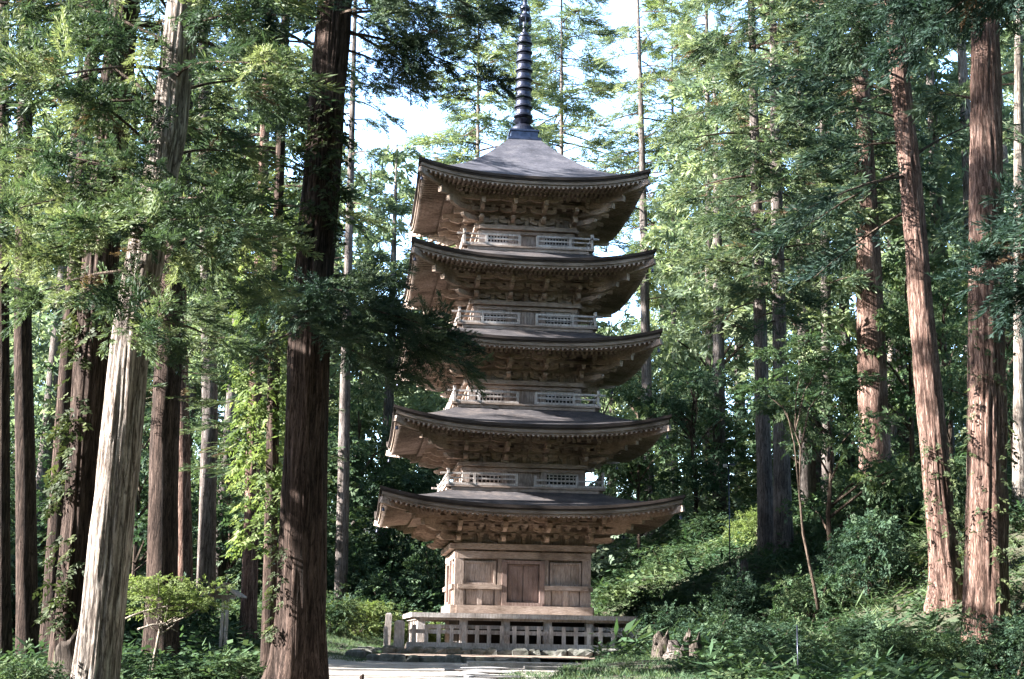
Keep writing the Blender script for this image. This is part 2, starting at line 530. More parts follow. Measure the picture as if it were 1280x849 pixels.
def part(mb, name, mat, parent, smooth=False):
    o = mb.build(name, mat, parent, smooth)
    if parent is pag: o.location = (0, 0, -PC[2])
    return o


class Side:
    """wraps an MB; coordinates (t along the side, d outward, z) are turned onto side k"""
    def __init__(s, mb, k): s.mb = mb; s.k = k

    def P(s, V):
        V = np.asarray(V, float)
        return rot4(np.stack([V[..., 0], -V[..., 1], V[..., 2]], -1), s.k)

    def box(s, t, d, z, st, sd, sz, taper=1.0, tint=0.5):
        x, y, h = st / 2, sd / 2, sz / 2
        B = np.array([[-x, -y, -h], [-x, y, -h], [x, y, -h], [x, -y, -h], [-x, -y, h], [-x, y, h], [x, y, h], [x, -y, h]])
        B[:4, :2] *= taper
        s.mb.hexa(s.P(B + np.array([t, d, z])), tint)

    def arm_t(s, t, d, z, L, w, h, tint=0.5):
        """bracket arm lying along the wall, its under-edge rounded at both ends"""
        pr = [(-L / 2, h), (-L / 2, h * 0.45), (-L / 2 + L * 0.08, h * 0.16), (-L / 2 + L * 0.2, 0), (L / 2 - L * 0.2, 0), (L / 2 - L * 0.08, h * 0.16), (L / 2, h * 0.45), (L / 2, h)]
        s.extr(pr, t, d, z, w, False, tint)

    def arm_d(s, t, d0, d1, z, w, h, tint=0.5, diag=0):
        """bracket arm running outward, its nose carved in a wave"""
        L = d1 - d0
        pr = [(0, h), (0, 0), (L * 0.62, 0), (L * 0.74, -h * 0.2), (L * 0.86, h * 0.06), (L * 0.95, h * 0.25), (L, h * 0.62), (L * 0.985, h), (L * 0.8, h * 1.12), (L * 0.6, h)]
        s.extr(pr, t, d0, z, w, True, tint, diag)

    def extr(s, pr, t, d, z, w, outward, tint=0.5, diag=0):
        pr = np.array(pr); n = len(pr)
        V = []
        for o in (-w / 2, w / 2):
            for a, b in pr:
                if diag: V.append((t + diag * a - diag * o * 0.7071, d + a + o * 0.7071, z + b))
                elif outward: V.append((t + o, d + a, z + b))
                else: V.append((t + a, d + o, z + b))
        i = np.arange(n); j = (i + 1) % n
        Q = np.stack([i, j, n + j, n + i], -1)
        # caps as a fan about the mean point
        V = np.array(V)
        V = np.vstack([V, V[:n].mean(0), V[n:].mean(0)])
        T = np.vstack([np.stack([np.full(n, 2 * n), j, i], -1), np.stack([np.full(n, 2 * n + 1), n + i, n + j], -1)])
        s.mb.add(s.P(V), Q, T, tint)


LIFT = 0.5
TIERS = [
    dict(b=2.255, e=4.98, ze=5.79, wt=4.20, fl=1.88),
    dict(b=2.083, e=4.62, ze=8.49, wt=6.985, fl=6.134, k=2.75),
    dict(b=1.937, e=4.383, ze=11.471, wt=9.895, fl=9.005, k=2.60),
    dict(b=1.819, e=4.203, ze=14.326, wt=12.773, fl=11.832, k=2.50),
    dict(b=1.692, e=4.05, ze=17.265, wt=15.601, fl=14.715, k=2.38)]
NS = 36


def build_tier(ti, T):
    b, e, wt, fl = T['b'], T['e'], T['wt'], T['fl']
    zm = T['ze'] - LIFT
    slope = 0.17
    last = ti == 4
    if last: kin, ztop = 0.62, 19.36
    else: kin, ztop = TIERS[ti + 1]['k'] - 0.12, TIERS[ti + 1]['fl'] - 0.16
    rise = ztop - zm

    def lift(x, d):
        return LIFT * (np.abs(x) / e) ** 2.6 * np.clip((d - b) / (e - b), 0, 1.05) ** 1.2

    def sof(x, d):      # underside boards
        return zm - 0.30 + slope * (e - d) + lift(x, d)

    # ---- roof shell
    mb = MB()
    nv = 18 if last else 10
    uu = np.linspace(-1, 1, NS * 2 + 1)
    for k in range(4):
        v = np.linspace(0, 1, nv)
        d = e + (kin - e) * v
        x = d[:, None] * uu[None, :]
        prof = (0.42 * v + 0.58 * v ** 2) if last else (0.55 * v + 0.45 * v ** 2)
        z = zm + rise * prof[:, None] + LIFT * (np.abs(x) / e) ** 2.6 * (np.clip((d - kin) / (e - kin), 0, 1) ** 1.3)[:, None]
        wav = 0.02 * (vnoise(x * 1.6 + 40 * k, d[:, None] * 2 + 0 * x, 20 + ti) - 0.5)
        mb.grid(rot4(np.stack([x, -np.repeat(d[:, None], x.shape[1], 1), z + wav], -1), k))
    roof = part(mb, 'roof', M_ROOFT if last else M_ROOF, pag, smooth=True)

    def band(mb, d0, d1, z0, z1, tint=0.5):
        for k in range(4):
            rows = []
            for d, zz in ((d0, z0), (d0, z1), (d1, z1), (d1, z0), (d0, z0)):
                x = uu * d
                rows.append(np.stack([x, np.full_like(x, -d), zm + zz + lift(uu * e, e) * (d / e) ** 2.6], -1))
            mb.grid(rot4(np.stack(rows, 0), k), tint)
    mb = MB(); band(mb, e + 0.012, e - 0.5, 0.012, -0.085); band(mb, e - 0.03, e - 0.5, -0.088, -0.135)
    part(mb, 'bark_edge', M_BARKEDGE, roof)
    mb = MB(); band(mb, e - 0.07, e - 0.45, -0.138, -0.25)
    band(mb, e - 0.13, e - 0.40, -0.253, -0.315)
    part(mb, 'eave_board', M_FASC, roof)
    # ---- soffit boards
    mb = MB()
    for k in range(4):
        v = np.linspace(0, 1, 8); d = (e - 0.2) + (b - 0.15 - (e - 0.2)) * v
        x = d[:, None] * uu[None, :]
        D = np.repeat(d[:, None], x.shape[1], 1)
        mb.grid(rot4(np.stack([x, -D, sof(x, D)], -1), k))
    # ---- rafters, two rows: a surface of slats under the soffit
    for row, (da, db_, off, w, h) in enumerate(((0.0, 0.56, -0.10, 0.075, 0.09), (0.5, 0.945, -0.005, 0.065, 0.085))):
        sp = 0.165
        n = int((e - 0.25) / sp)
        for k in range(4):
            for i in range(-n, n + 1):
                x = i * sp
                d0 = b + (e - b) * da; d1 = b + (e - b) * db_
                if abs(x) > d1 - 0.06: continue
                d0 = max(d0, abs(x) + 0.03)
                ms = 4
                dd = np.linspace(d0, d1, ms)
                zt = sof(np.full(ms, x), dd) + off
                tn = random.uniform(0.2, 0.8)
                for q in range(ms - 1):
                    a0, a1, za, zb = dd[q], dd[q + 1], zt[q], zt[q + 1]
                    V = [(x - w / 2, -a0, za - h), (x - w / 2, -a1, zb - h), (x + w / 2, -a1, zb - h), (x + w / 2, -a0, za - h), (x - w / 2, -a0, za), (x - w / 2, -a1, zb), (x + w / 2, -a1, zb), (x + w / 2, -a0, za)]
                    mb.hexa(rot4(np.array(V), k)[[0, 3, 2, 1, 4, 7, 6, 5]], tn)
    dk = b + (e - b) * 0.56
    for k in range(4):
        rows = []
        for d, zz in ((dk, -0.02), (dk, -0.10), (dk - 0.1, -0.10), (dk - 0.1, -0.02), (dk, -0.02)):
            x = uu * d
            rows.append(np.stack([x, np.full_like(x, -d), sof(x, np.full_like(x, d)) + zz], -1))
        mb.grid(rot4(np.stack(rows, 0), k))
    part(mb, 'raftered_soffit', M_RAFT, roof)
    # ---- hip rafters and bells
    for k in range(4):
        mb = MB()
        for (f0, f1, off, w) in ((0.0, 0.66, -0.20, 0.17), (0.5, 0.985, -0.13, 0.14)):
            pts = []
            for f in np.linspace(f0, f1, 6):
                d = b + (e - b) * f
                pts.append((d, -d, float(sof(d, d)) + off))
            for p0, p1 in zip(pts[:-1], pts[1:]):
                mb.beam(rot4(np.array(p0), k), rot4(np.array(p1), k), w, 0.2)
        part(mb, 'hip_rafter', M_RAFT, roof)
        mb = MB()
        d = b + (e - b) * 0.955
        c = rot4(np.array((d, -d, float(sof(d, d)) - 0.26)), k)
        mb.tube([c, c - [0, 0, 0.085]], 0.010, 5)
        mb.lathe([(0.0, 0), (0.03, -0.01), (0.042, -0.03), (0.048, -0.10), (0.06, -0.125), (0.0, -0.12)], c - [0, 0, 0.08], 12)
        part(mb, 'wind_bell', M_BRONZE, roof)

    # ---- storey body
    mb = MB()
    mb.box((0, 0, (fl + wt) / 2), (2 * b - 0.16, 2 * b - 0.16, wt - fl))
    zi = zm - 0.3 + slope * (e - b)
    mb.box((0, 0, (wt + zi) / 2 + 0.001), (2 * b - 0.10, 2 * b - 0.10, zi - wt))
    body = part(mb, 'storey', M_WALL, pag)
    cols = [-b, -b / 3.05, b / 3.05, b]
    pr = 0.12 if ti else 0.15
    ztop_col = wt - (0.2 if ti == 0 else 0.13)
    for k in range(4):
        for c in (cols[:-1]):
            mb = MB(); sd = Side(mb, k)
            dd = b - pr * 0.55
            if abs(c) > b - 0.01:
                sd.box(c + pr * 0.55, dd, (fl + ztop_col) / 2, pr * 2, pr * 2, ztop_col - fl)
            else:
                sd.box(c, dd, (fl + ztop_col) / 2, pr * 1.7, pr * 1.9, ztop_col - fl)
            part(mb, 'pillar', M_WALL, body)
    # head beams all round
    mb = MB()
    for k in range(4):
        sd = Side(mb, k)
        if ti == 0:
            sd.box(0.04, b + 0.06, wt - 0.10, 2 * b + 0.20, 0.40, 0.19)
            sd.box(0.02, b - 0.01, wt - 0.38, 2 * b + 0.02, 0.20, 0.24)
        else:
            sd.box(0.04, b + 0.04, wt - 0.075, 2 * b + 0.16, 0.34, 0.145)
            sd.box(0.02, b - 0.02, wt - 0.23, 2 * b, 0.2, 0.12)
    part(mb, 'head_beam', M_BEAM, body)
    if ti == 0:
        mb = MB()
        for k in range(4):
            sd = Side(mb, k)
            sd.box(0.06, b + 0.03, 2.01, 2 * b + 0.12, 0.34, 0.27)
            for s in (-1, 1):
                cx = s * (b + 0.74) / 2 * 0.985
                sd.box(cx, b + 0.06, 2.76, b - 0.76, 0.2, 0.15)
        part(mb, 'tie_beam', M_BEAM, body)
        for k in range(4):
            for s in (-1, 1):
                mb = MB(); sd = Side(mb, k)
                cx = s * 1.46
                for i in range(6):           # upright boards of the upper panel
                    sd.box(cx - 0.44 + i * 0.176, b - 0.045 + random.uniform(-0.006, 0.006), 3.22, 0.170, 0.05, 0.78, tint=random.random())
                for o in (-0.5, 0.5):
                    sd.box(cx + o, b + 0.0, 3.22, 0.07, 0.10, 0.80)
                sd.box(cx, b + 0.0, 3.575, 0.93, 0.09, 0.06); sd.box(cx, b + 0.0, 2.865, 0.93, 0.09, 0.06)
                for o in (-0.27, 0.27):
                    sd.box(cx + o, b - 0.04, 2.42, 0.40, 0.05, 0.50, tint=random.random())
                sd.box(cx, b + 0.0, 2.42, 0.16, 0.13, 0.52)
                for o in (-0.56, 0.56):
                    sd.box(cx + o, b + 0.0, 2.42, 0.10, 0.11, 0.52)
                part(mb, 'wall_panel', M_WALL, body)
        for k in range(4):
            mb = MB(); sd = Side(mb, k)
            for s in (-1, 1):
                sd.box(s * 0.64, b + 0.03, 2.86, 0.17, 0.22, 1.43)
                for i in range(3):
                    sd.box(s * (0.10 + i * 0.165), b - 0.05 + 0.004 * i, 2.84, 0.160, 0.06, 1.36, tint=random.random())
                sd.box(s * 0.27, b - 0.015, 3.42, 0.48, 0.03, 0.05)
                sd.box(s * 0.46, b - 0.01, 3.40, 0.16, 0.03, 0.03, tint=0.0)
                sd.box(s * 0.27, b - 0.015, 2.30, 0.48, 0.03, 0.05)
            sd.box(0, b + 0.03, 3.60, 1.45, 0.2, 0.11)
            sd.box(0, b + 0.04, 2.20, 1.3, 0.24, 0.11)
            part(mb, 'door', M_DOOR, body)
    else:
        h0, h1 = fl + 0.13, wt - 0.31
        hw = b - b / 3.05 - 2 * pr - 0.03
        for k in range(4):
            for s in (-1, 1):
                cx = s * (b + b / 3.05) / 2
                nb = 8; bars = MB(); sb = Side(bars, k)
                mb = MB(); sd = Side(mb, k)
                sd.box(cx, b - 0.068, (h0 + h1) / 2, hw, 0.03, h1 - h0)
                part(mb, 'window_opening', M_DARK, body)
                for i in range(nb):
                    sb.box(cx - hw / 2 + (i + 0.5) * hw / nb, b - 0.025, (h0 + h1) / 2, 0.036, 0.04, h1 - h0)
                for q in (0.03, 0.36, 0.70, 0.97):
                    sb.box(cx, b - 0.012, h0 + q * (h1 - h0), hw, 0.03, 0.036 if 0.1 < q < 0.9 else 0.07)
                part(bars, 'window_lattice', M_GREY, body)
            mb = MB(); sd = Side(mb, k)
            dw = 2 * b / 3.05 - 2 * pr
            for i in range(6):
                sd.box(-dw / 2 + (i + 0.5) * dw / 6, b - 0.06, (fl + wt - 0.28) / 2, dw / 6 - 0.008, 0.05, wt - 0.28 - fl, tint=random.random())
            sd.box(0, b - 0.025, (fl + wt - 0.28) / 2, 0.05, 0.04, wt - 0.28 - fl)
            part(mb, 'door', M_WALL, body)

    # ---- bracket sets
    o1, o2, o3 = 0.42, 0.82, 1.16
    zs = wt + 0.02
    av = float(zm - 0.3 + slope * (e - b - o2)) - 0.20 - zs      # room up to the rafters at the outer purlin
    st_ = av / 3.0
    ah, bh = st_ * 0.5, st_ * 0.42
    aw = 0.13

    def blk(sd, t, d, z):
        sd.box(t, d, z + bh / 2, 0.19, 0.19, bh, 0.72)
    for k in range(4):
        for ci, c in enumerate(cols):
            mb = MB(); sd = Side(mb, k)
            if ci == 3:
                continue
            corner = ci == 0
            sd.box(c, b, zs + ah * 0.55, 0.34, 0.34, ah * 1.1, 0.72)
            for (lev, o, L) in ((0, 0.0, 0.92), (1, 0.0, 1.15), (1, o1, 0.92), (2, o2, 1.0), (2, o1, 1.1)):
                z = zs + lev * st_ + ah * 0.6
                LL = L
                if corner:
                    t0 = -(b + o) + (o * 0 - 0.0)
                    sd.arm_t(-b - o * 0.2 + 0.05, b + o, z, LL + o * 0.8, aw, ah)
                    offs = (-0.42, 0.0, 0.42)
                else:
                    sd.arm_t(c, b + o, z, LL, aw, ah)
                    offs = (-LL * 0.42, 0, LL * 0.42)
                for q in offs:
                    blk(sd, c + q, b + o, z + ah)
            for (lev, d1) in ((0, o1 + 0.22), (1, o2 + 0.24)):
                sd.arm_d(c, b - 0.1, b + d1, zs + lev * st_ + ah * 0.55, aw, ah * 1.05)
            # tail rafter
            mbz = zs + 2 * st_
            a0 = sd.P([[c, b - 0.05, mbz + st_ * 0.75]])[0]; a1 = sd.P([[c, b + o3 + 0.15, mbz - st_ * 0.12]])[0]
            mb.beam(a0, a1, aw, ah * 1.15)
            if corner:
                for (lev, d1) in ((0, o1 + 0.3), (1, o2 + 0.3)):
                    sd.arm_d(-b, b, b + d1, zs + lev * st_ + ah * 0.5, aw * 1.2, ah * 1.1, diag=-1)
                a0 = sd.P([[-b, b, mbz + st_ * 0.8]])[0]; a1 = sd.P([[-b - o3 - 0.1, b + o3 + 0.1, mbz - 0.02]])[0]
                mb.beam(a0, a1, 0.17, 0.2)
                a0 = sd.P([[-b, b, mbz + st_ * 1.05]])[0]; a1 = sd.P([[-b - o3 - 0.42, b + o3 + 0.42, mbz + st_ * 0.5]])[0]
                mb.beam(a0, a1, 0.15, 0.17)
                for sgn in (1,):     # arms of the adjoining face that cross at the corner
                    for (lev, d1) in ((0, 0.62), (1, 0.95)):
                        z = zs + lev * st_ + ah * 0.55
                        V0 = sd.P([[-b + 0.1, b, z + ah * 0.5]])[0]; V1 = sd.P([[-b - d1, b, z + ah * 0.6]])[0]
                        mb.beam(V0, V1, aw, ah)
            part(mb, 'bracket', M_BRKT, body)
    # continuous bracket purlins
    mb = MB()
    for k in range(4):
        sd = Side(mb, k)
        for (lev, o) in ((1, 0.0), (2, 0.0), (2, o1), (3, o2)):
            z = zs + lev * st_ + ah * 0.2
            sd.box(0.05, b + o, z + ah * 0.4, 2 * (b + o) + 0.5, 0.115, ah * 0.9)
        for t in ((cols[0] + cols[1]) / 2, 0.0, (cols[2] + cols[3]) / 2):
            for lev in (1, 2):
                sd.box(t, b + (o1 if lev == 2 else 0), zs + (lev + 0.75) * st_, 0.2, 0.18, bh, 0.72)
            for q in (-0.22, 0.0, 0.22):
                sd.box(t + q, b + o2 + 0.02, zs + 2.80 * st_, 0.10, 0.13, st_ * 0.6)
        for (lev, o) in ((1.0, 0.02), (2.0, o1 + 0.02), (2.9, o2 + 0.02)):
            nn = int((2 * (b + o)) / 0.36)
            for i in range(nn + 1):
                t = -(b + o) + 0.1 + i * (2 * (b + o) - 0.2) / nn
                sd.box(t, b + o + 0.03, zs + lev * st_ - bh * 0.15, 0.17, 0.17, bh * 1.05, 0.7)
        # ceiling boards between purlins
        sd.box(0, b + o1 / 2, zs + 2.86 * st_, 2 * (b + o1 / 2), o1, 0.02)
        sd.box(0, b + (o1 + o2) / 2, zs + 3.1 * st_, 2 * (b + o1), o2 - o1, 0.02)
    part(mb, 'bracket_purlin', M_BEAM, body)
    # struts between the bracket sets
    for k in range(4):
        for t in ((cols[0] + cols[1]) / 2, 0.0, (cols[2] + cols[3]) / 2):
            mb = MB(); sd = Side(mb, k)
            sd.box(t, b + 0.0, zs + st_ * 0.42, 0.13, 0.12, st_ * 0.85)
            sd.box(t, b + 0.0, zs + st_ * 0.93, 0.22, 0.2, st_ * 0.24, 0.7)
            part(mb, 'strut', M_BRKT, body)

    # ---- balcony and balustrade
    if ti:
        k_ = T['k']
        mb = MB()
        for q in range(4):
            sd = Side(mb, q)
            sd.box(0, k_ - 0.35, fl - 0.03, 2 * k_ - 0.7 + 0.69 * 1, 0.69, 0.06) if q % 2 == 0 else sd.box(0, k_ - 0.35, fl - 0.03, 2 * k_ - 1.4, 0.69, 0.06)
            sd.box(0, k_ - 0.12, fl - 0.12, 2 * k_ - 0.4, 0.12, 0.115)
        mb.box((0, 0, fl - 0.12), (2 * k_ - 0.6, 2 * k_ - 0.6, 0.11))
        part(mb, 'balcony_floor', M_BEAM, pag)
        rd = k_ - 0.09
        gap = 0.30
        rails = MB()
        for q in range(4):
            sd = Side(rails, q)
            for (z, w, ex) in ((0.05, 0.075, 0.10), (0.24, 0.05, 0.02), (0.40, 0.065, 0.26)):
                a = -rd - ex; bb = -gap
                zz = fl + z + (0.004 if q % 2 else 0)
                for (aa, b2) in ((a, bb), (gap, rd + ex)):
                    if ti == 1 and q == 0 and z > 0.3 and aa > 0: continue
                    sd.box((aa + b2) / 2, rd, zz, b2 - aa, w, w)
        bal = part(rails, 'balustrade', M_GREY, pag)
        for q in range(4):
            for t in (-rd, -rd * 0.66, -gap - 0.02, gap + 0.02, rd * 0.66):
                mb = MB(); sd = Side(mb, q)
                hh = 0.50 if abs(t) > rd - 0.01 else 0.40
                sd.box(t, rd, fl + hh / 2, 0.085, 0.085, hh)
                if hh > 0.45:
                    sd.box(t, rd, fl + 0.53, 0.11, 0.11, 0.06, 0.8)
                part(mb, 'post', M_GREY, bal)


for i, T in enumerate(TIERS):
    build_tier(i, T)

# ---- finial
mb = MB()
mb.box((0, 0, 19.42), (1.26, 1.26, 0.10)); mb.box((0, 0, 19.60), (1.02, 1.02, 0.27)); mb.box((0, 0, 19.77), (1.12, 1.12, 0.07))
mb.lathe([(0.50, 19.83), (0.46, 19.98), (0.34, 20.1), (0.20, 20.16), (0.30, 20.22), (0.40, 20.32), (0.33, 20.34), (0.12, 20.34)], segs=32)
mb.tube([(0, 0, 20.3), (0, 0, 23.9)], 0.17, 16)
mb.tube([(0, 0, 23.8), (0, 0, 27.2)], 0.075, 12)
fin = part(mb, 'finial', M_BRONZE, pag, False)
for i in range(9):
    z = 20.46 + i * 0.372
    R = 0.365 - 0.007 * i
    mb = MB()
    mb.lathe([(0.17, z), (R * 0.86, z), (R, z + 0.015), (R * 1.02, z + 0.05), (R * 0.84, z + 0.11), (R * 0.80, z + 0.25), (R * 0.88, z + 0.31), (R * 0.84, z + 0.33), (0.17, z + 0.30)], segs=32)
    part(mb, 'ring', M_BRONZE, fin, False)
    mb = MB()
for k in range(4):                         # openwork flame plates
    mb = MB()
    V = [(0.08, 0, 24.0), (0.22, 0, 24.15), (0.26, 0, 24.5), (0.18, 0, 24.75), (0.22, 0, 25.0), (0.08, 0, 25.05), (0.13, 0, 24.7), (0.12, 0, 24.3)]
    pr = np.array(V); n = len(pr)
    A = pr + [0, -0.012, 0]; B = pr + [0, 0.012, 0]
    i = np.arange(n); j = (i + 1) % n
    mb.add(rot4(np.vstack([A, B]), k), np.stack([i, j, n + j, n + i], -1), [[0, 1, 7], [1, 2, 7], [2, 6, 7], [2, 3, 6], [3, 4, 6], [4, 5, 6], [8, 15, 9], [9, 15, 10], [10, 15, 14], [10, 14, 11], [11, 14, 12], [12, 14, 13]])
    part(mb, 'flame_plate', M_BRONZE, fin)
for (z, R) in ((24.55, 0.24), (24.95, 0.19)):
    mb = MB()
    th = np.linspace(0, PI, 12)
    mb.lathe([(max(1e-3, R * math.sin(t)), z - R * 0.75 * math.cos(t)) for t in th], segs=24)
    part(mb, 'jewel', M_BRONZE, fin, True)

# ---- veranda
mb = MB()
dk = 3.76
nb_ = 26
for k in range(4):
    sd = Side(mb, k)
    for i in range(nb_):
        t = -dk + (i + 0.5) * 2 * dk / nb_
        lim = 1.55
        if k % 2 == 0 or abs(t) < dk - lim:
            sd.box(t, dk - lim / 2 + random.uniform(-0.015, 0.015), 1.80, 2 * dk / nb_ - 0.012, lim, 0.07, tint=random.random())
    sd.box(0, dk + 0.025, 1.775, 2 * dk + (0.10 if k % 2 else 0.0), 0.05, 0.15); sd.box(0, dk - 0.17, 1.69, 2 * dk - 0.2, 0.14, 0.14)
ver = part(mb, 'veranda', M_GREY, pag)
for k in range(4):
    for i in range(5):
        t = -dk + 0.3 + i * (2 * dk - 0.6) / 5
        mb = MB(); sd = Side(mb, k)
        sd.box(t, dk - 0.3, 1.2, 0.26, 0.24, 0.87)
        sd.box(t, dk - 0.3, 0.72, 0.4, 0.4, 0.14, 1.15)
        part(mb, 'post', M_GREY, ver)
mb = MB()
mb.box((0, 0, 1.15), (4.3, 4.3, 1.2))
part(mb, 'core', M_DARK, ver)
mb = MB()
for k in range(4):
    sd = Side(mb, k)
    sd.box(0.1, dk - 0.3, 1.42, 2 * dk - 0.8, 0.06, 0.12)
part(mb, 'tie_rail', M_GREY, ver)

# ---- things at its foot
fr = empty('picket_fence', pw(0, -4.12, 0.62), YAW)
tag(fr, 'low weathered picket fence along the front of the pagoda veranda', 'fence')


def local(mb, name, mat, root, smooth=False):
    return mb.build(name, mat, root, smooth)


mb = MB(); mb.box((-0.1, 0, 0.16), (7.7, 0.2, 0.26)); local(mb, 'sill', M_GREY, fr)
mb = MB(); mb.box((-0.1, 0.065, 0.63), (7.5, 0.05, 0.13)); local(mb, 'rail', M_GREY, fr)
for i in range(19):
    mb = MB(); x = -3.72 + i * 0.405
    mb.box((x + random.uniform(-.012, .012), 0, 0.29 + 0.27), (0.125, 0.07, 0.56 + random.uniform(-0.02, 0.03)), rz=random.uniform(-.03, .03))
    local(mb, 'picket', M_GREY, fr)
for (x, y, h, w, lean, lab) in ((-4.20, -4.25, 0.98, 0.34, 0.02, 'wide weathered plank standing at the left corner of the picket fence'),
                                (-4.58, -4.15, 0.78, 0.14, -0.05, 'shortest of the grey posts left of the picket fence'),
                                (-4.55, -3.3, 1.22, 0.22, 0.03, 'tallest dark grey post behind the left end of the picket fence')):
    p = pw(x, y, 0.55)
    o = empty('fence_post', p, YAW); tag(o, lab, 'post', 'weathered posts at the fence corner')
    mb = MB(); mb.beam((0, 0, -0.1), (lean * h, 0, h), w, 0.1, w1=w * 0.94); local(mb, 'post', M_GREY, o)
    mb = MB(); mb.beam((lean * h, 0, h + 0.002), (lean * h * 1.03, 0, h + 0.05), w * 0.9, 0.09, w1=w * 0.5, h1=0.05); local(mb, 'cap', M_GREY, o)


def stone(mb, c, s, seed, segs=8, mossy=0.5):
    r = np.random.default_rng(seed)
    th = np.linspace(0, 2 * PI, segs, endpoint=False)
    rows = []
    for ph, q in ((-0.5, 0.9), (-0.15, 1.05), (0.3, 1.0), (0.46, 0.72)):
        rr = 1 + r.uniform(-0.2, 0.16, segs)
        sq = 1 / np.maximum(np.abs(np.cos(th)), np.abs(np.sin(th))) ** 0.75
        rows.append(np.stack([np.cos(th) * rr * sq * q * s[0] / 2, np.sin(th) * rr * sq * q * s[1] / 2, np.full(segs, ph * s[2]) + r.uniform(-0.04, 0.04, segs) * s[2]], -1))
    V = np.vstack(rows)
    i = np.arange(3)[:, None] * segs; j = np.arange(segs)[None, :]; j2 = (j + 1) % segs
    Q = np.stack([i + j, i + j2, i + segs + j2, i + segs + j], -1).reshape(-1, 4)
    V = np.vstack([V, [[0, 0, 0.5 * s[2]]]])
    j = np.arange(segs)
    T_ = np.stack([3 * segs + j, 3 * segs + (j + 1) % segs, np.full(segs, 4 * segs)], -1)
    mb.add(V + np.asarray(c, float), Q, T_, r.random())


def stone_row(name, lab, a, b_, zt, h, dep, L=0.42, mat=M_STONEM):
    o = empty(name, (*a, zt - h)); tag(o, lab, 'stone kerb')
    mb = MB(); d = np.array(b_) - np.array(a); D = np.linalg.norm(d); d = d / D; p = 0.0; k = 0
    while p < D:
        l_ = L * random.uniform(0.7, 1.35)
        c = np.array(a) + d * (p + l_ / 2)
        stone(mb, (c[0] - a[0] + random.uniform(-.03, .03), c[1] - a[1] + random.uniform(-.05, .05), h / 2 + random.uniform(-.05, .02)), (l_ * 1.08, dep * random.uniform(.8, 1.3), h * random.uniform(.8, 1.2)), hash((name, k)) % 9999)
        p += l_; k += 1
    local(mb, 'stones', mat, o)


a_ = pw(-5.0, -4.8, 0); b_ = pw(2.6, -4.8, 0)
stone_row('stone_kerb', 'upper row of rounded kerb stones below the picket fence', a_[:2], b_[:2], 0.80, 0.36, 0.4)
a_ = pw(-5.3, -9.5, 0); b_ = pw(-0.6, -9.5, 0)
stone_row('stone_kerb', 'lower row of mossy kerb stones nearer the gravel path', a_[:2], b_[:2], 0.60, 0.30, 0.4, 0.40)
a_ = pw(-5.6, -9.0, 0); b_ = pw(-5.1, -3.6, 0)
stone_row('stone_kerb', 'stacked flat stones running back at the left end of the kerb rows', a_[:2], b_[:2], 0.72, 0.36, 0.6, 0.5)
# raised earth behind the kerbs
mb = MB()
Xg, Yg = np.meshgrid(np.linspace(-5.2, 3.4, 30), np.linspace(-9.4, -4.9, 16))
Q_ = np.stack([PC[0] + Xg * math.cos(YAW) - Yg * math.sin(YAW), PC[1] + Xg * math.sin(YAW) + Yg * math.cos(YAW)], -1)
Zg = 0.535 + 0.03 * vnoise(Xg * 2, Yg * 2, 5)
mb.grid(np.concatenate([Q_, Zg[..., None]], -1))
tag(mb.build('earth_terrace', M_DIRT, smooth=True), kind='structure')
mb = MB()
Xg, Yg = np.meshgrid(np.linspace(-4.9, 4.6, 30), np.linspace(-4.75, 5, 30))
Q_ = np.stack([PC[0] + Xg * math.cos(YAW) - Yg * math.sin(YAW), PC[1] + Xg * math.sin(YAW) + Yg * math.cos(YAW)], -1)
mb.grid(np.concatenate([Q_, (0.64 + 0.03 * vnoise(Xg * 2, Yg * 2, 6))[..., None]], -1))
tag(mb.build('pagoda_ground', M_DIRT, smooth=True), kind='structure')
# broad pale step and flagstones
so = empty('stone_step', (0.75, 36.0, gz(0.75, 36))); tag(so, 'broad pale stone step laid across the path before the pagoda', 'step')
mb = MB(); mb.box((-0.1, 0.9, 0.075), (3.3, 1.7, 0.15), rz=0.05); local(mb, 'slab', M_GRAVEL, so)
mb = MB(); mb.box((0.75, -0.5, 0.045), (2.1, 1.0, 0.09), rz=0.03); local(mb, 'lower_slab', M_GRAVEL, so)
k = 0
for (x, y, sx, sy) in ((-0.45, 34.2, 1.1, 1.0), (-0.75, 32.7, 1.2, 1.1), (-0.35, 31.1, 1.2, 1.2), (-0.9, 29.6, 1.0, 1.3), (-0.3, 28.2, 1.1, 1.2), (-0.75, 26.5, 1.2, 1.3), (-0.35, 24.8, 1.0, 1.3), (-0.6, 23.2, 1.2, 1.2), (-0.3, 21.6, 1.1, 1.3)):
    o = empty('flagstone', (x, y, gz(x, y) + 0.03))
    tag(o, 'grey irregular flagstone set in the gravel path before the pagoda', 'flagstone', 'flagstones in the path')
    mb = MB(); stone(mb, (0, 0, 0.02), (sx, sy, 0.08), 900 + k, 9); local(mb, 'slab', M_STONE, o)
    k += 1

# ------------------------------------------------------------------ foliage tools


def unit(v):
    return v / (np.linalg.norm(v, axis=-1, keepdims=True) + 1e-9)


def blade(p, d, w, L, nrm):
    """diamond leaf from p along d"""
    side = unit(np.cross(d, nrm))
    return np.stack([p, p + d * L * 0.45 + side * w / 2, p + d * L, p + d * L * 0.45 - side * w / 2], -2)


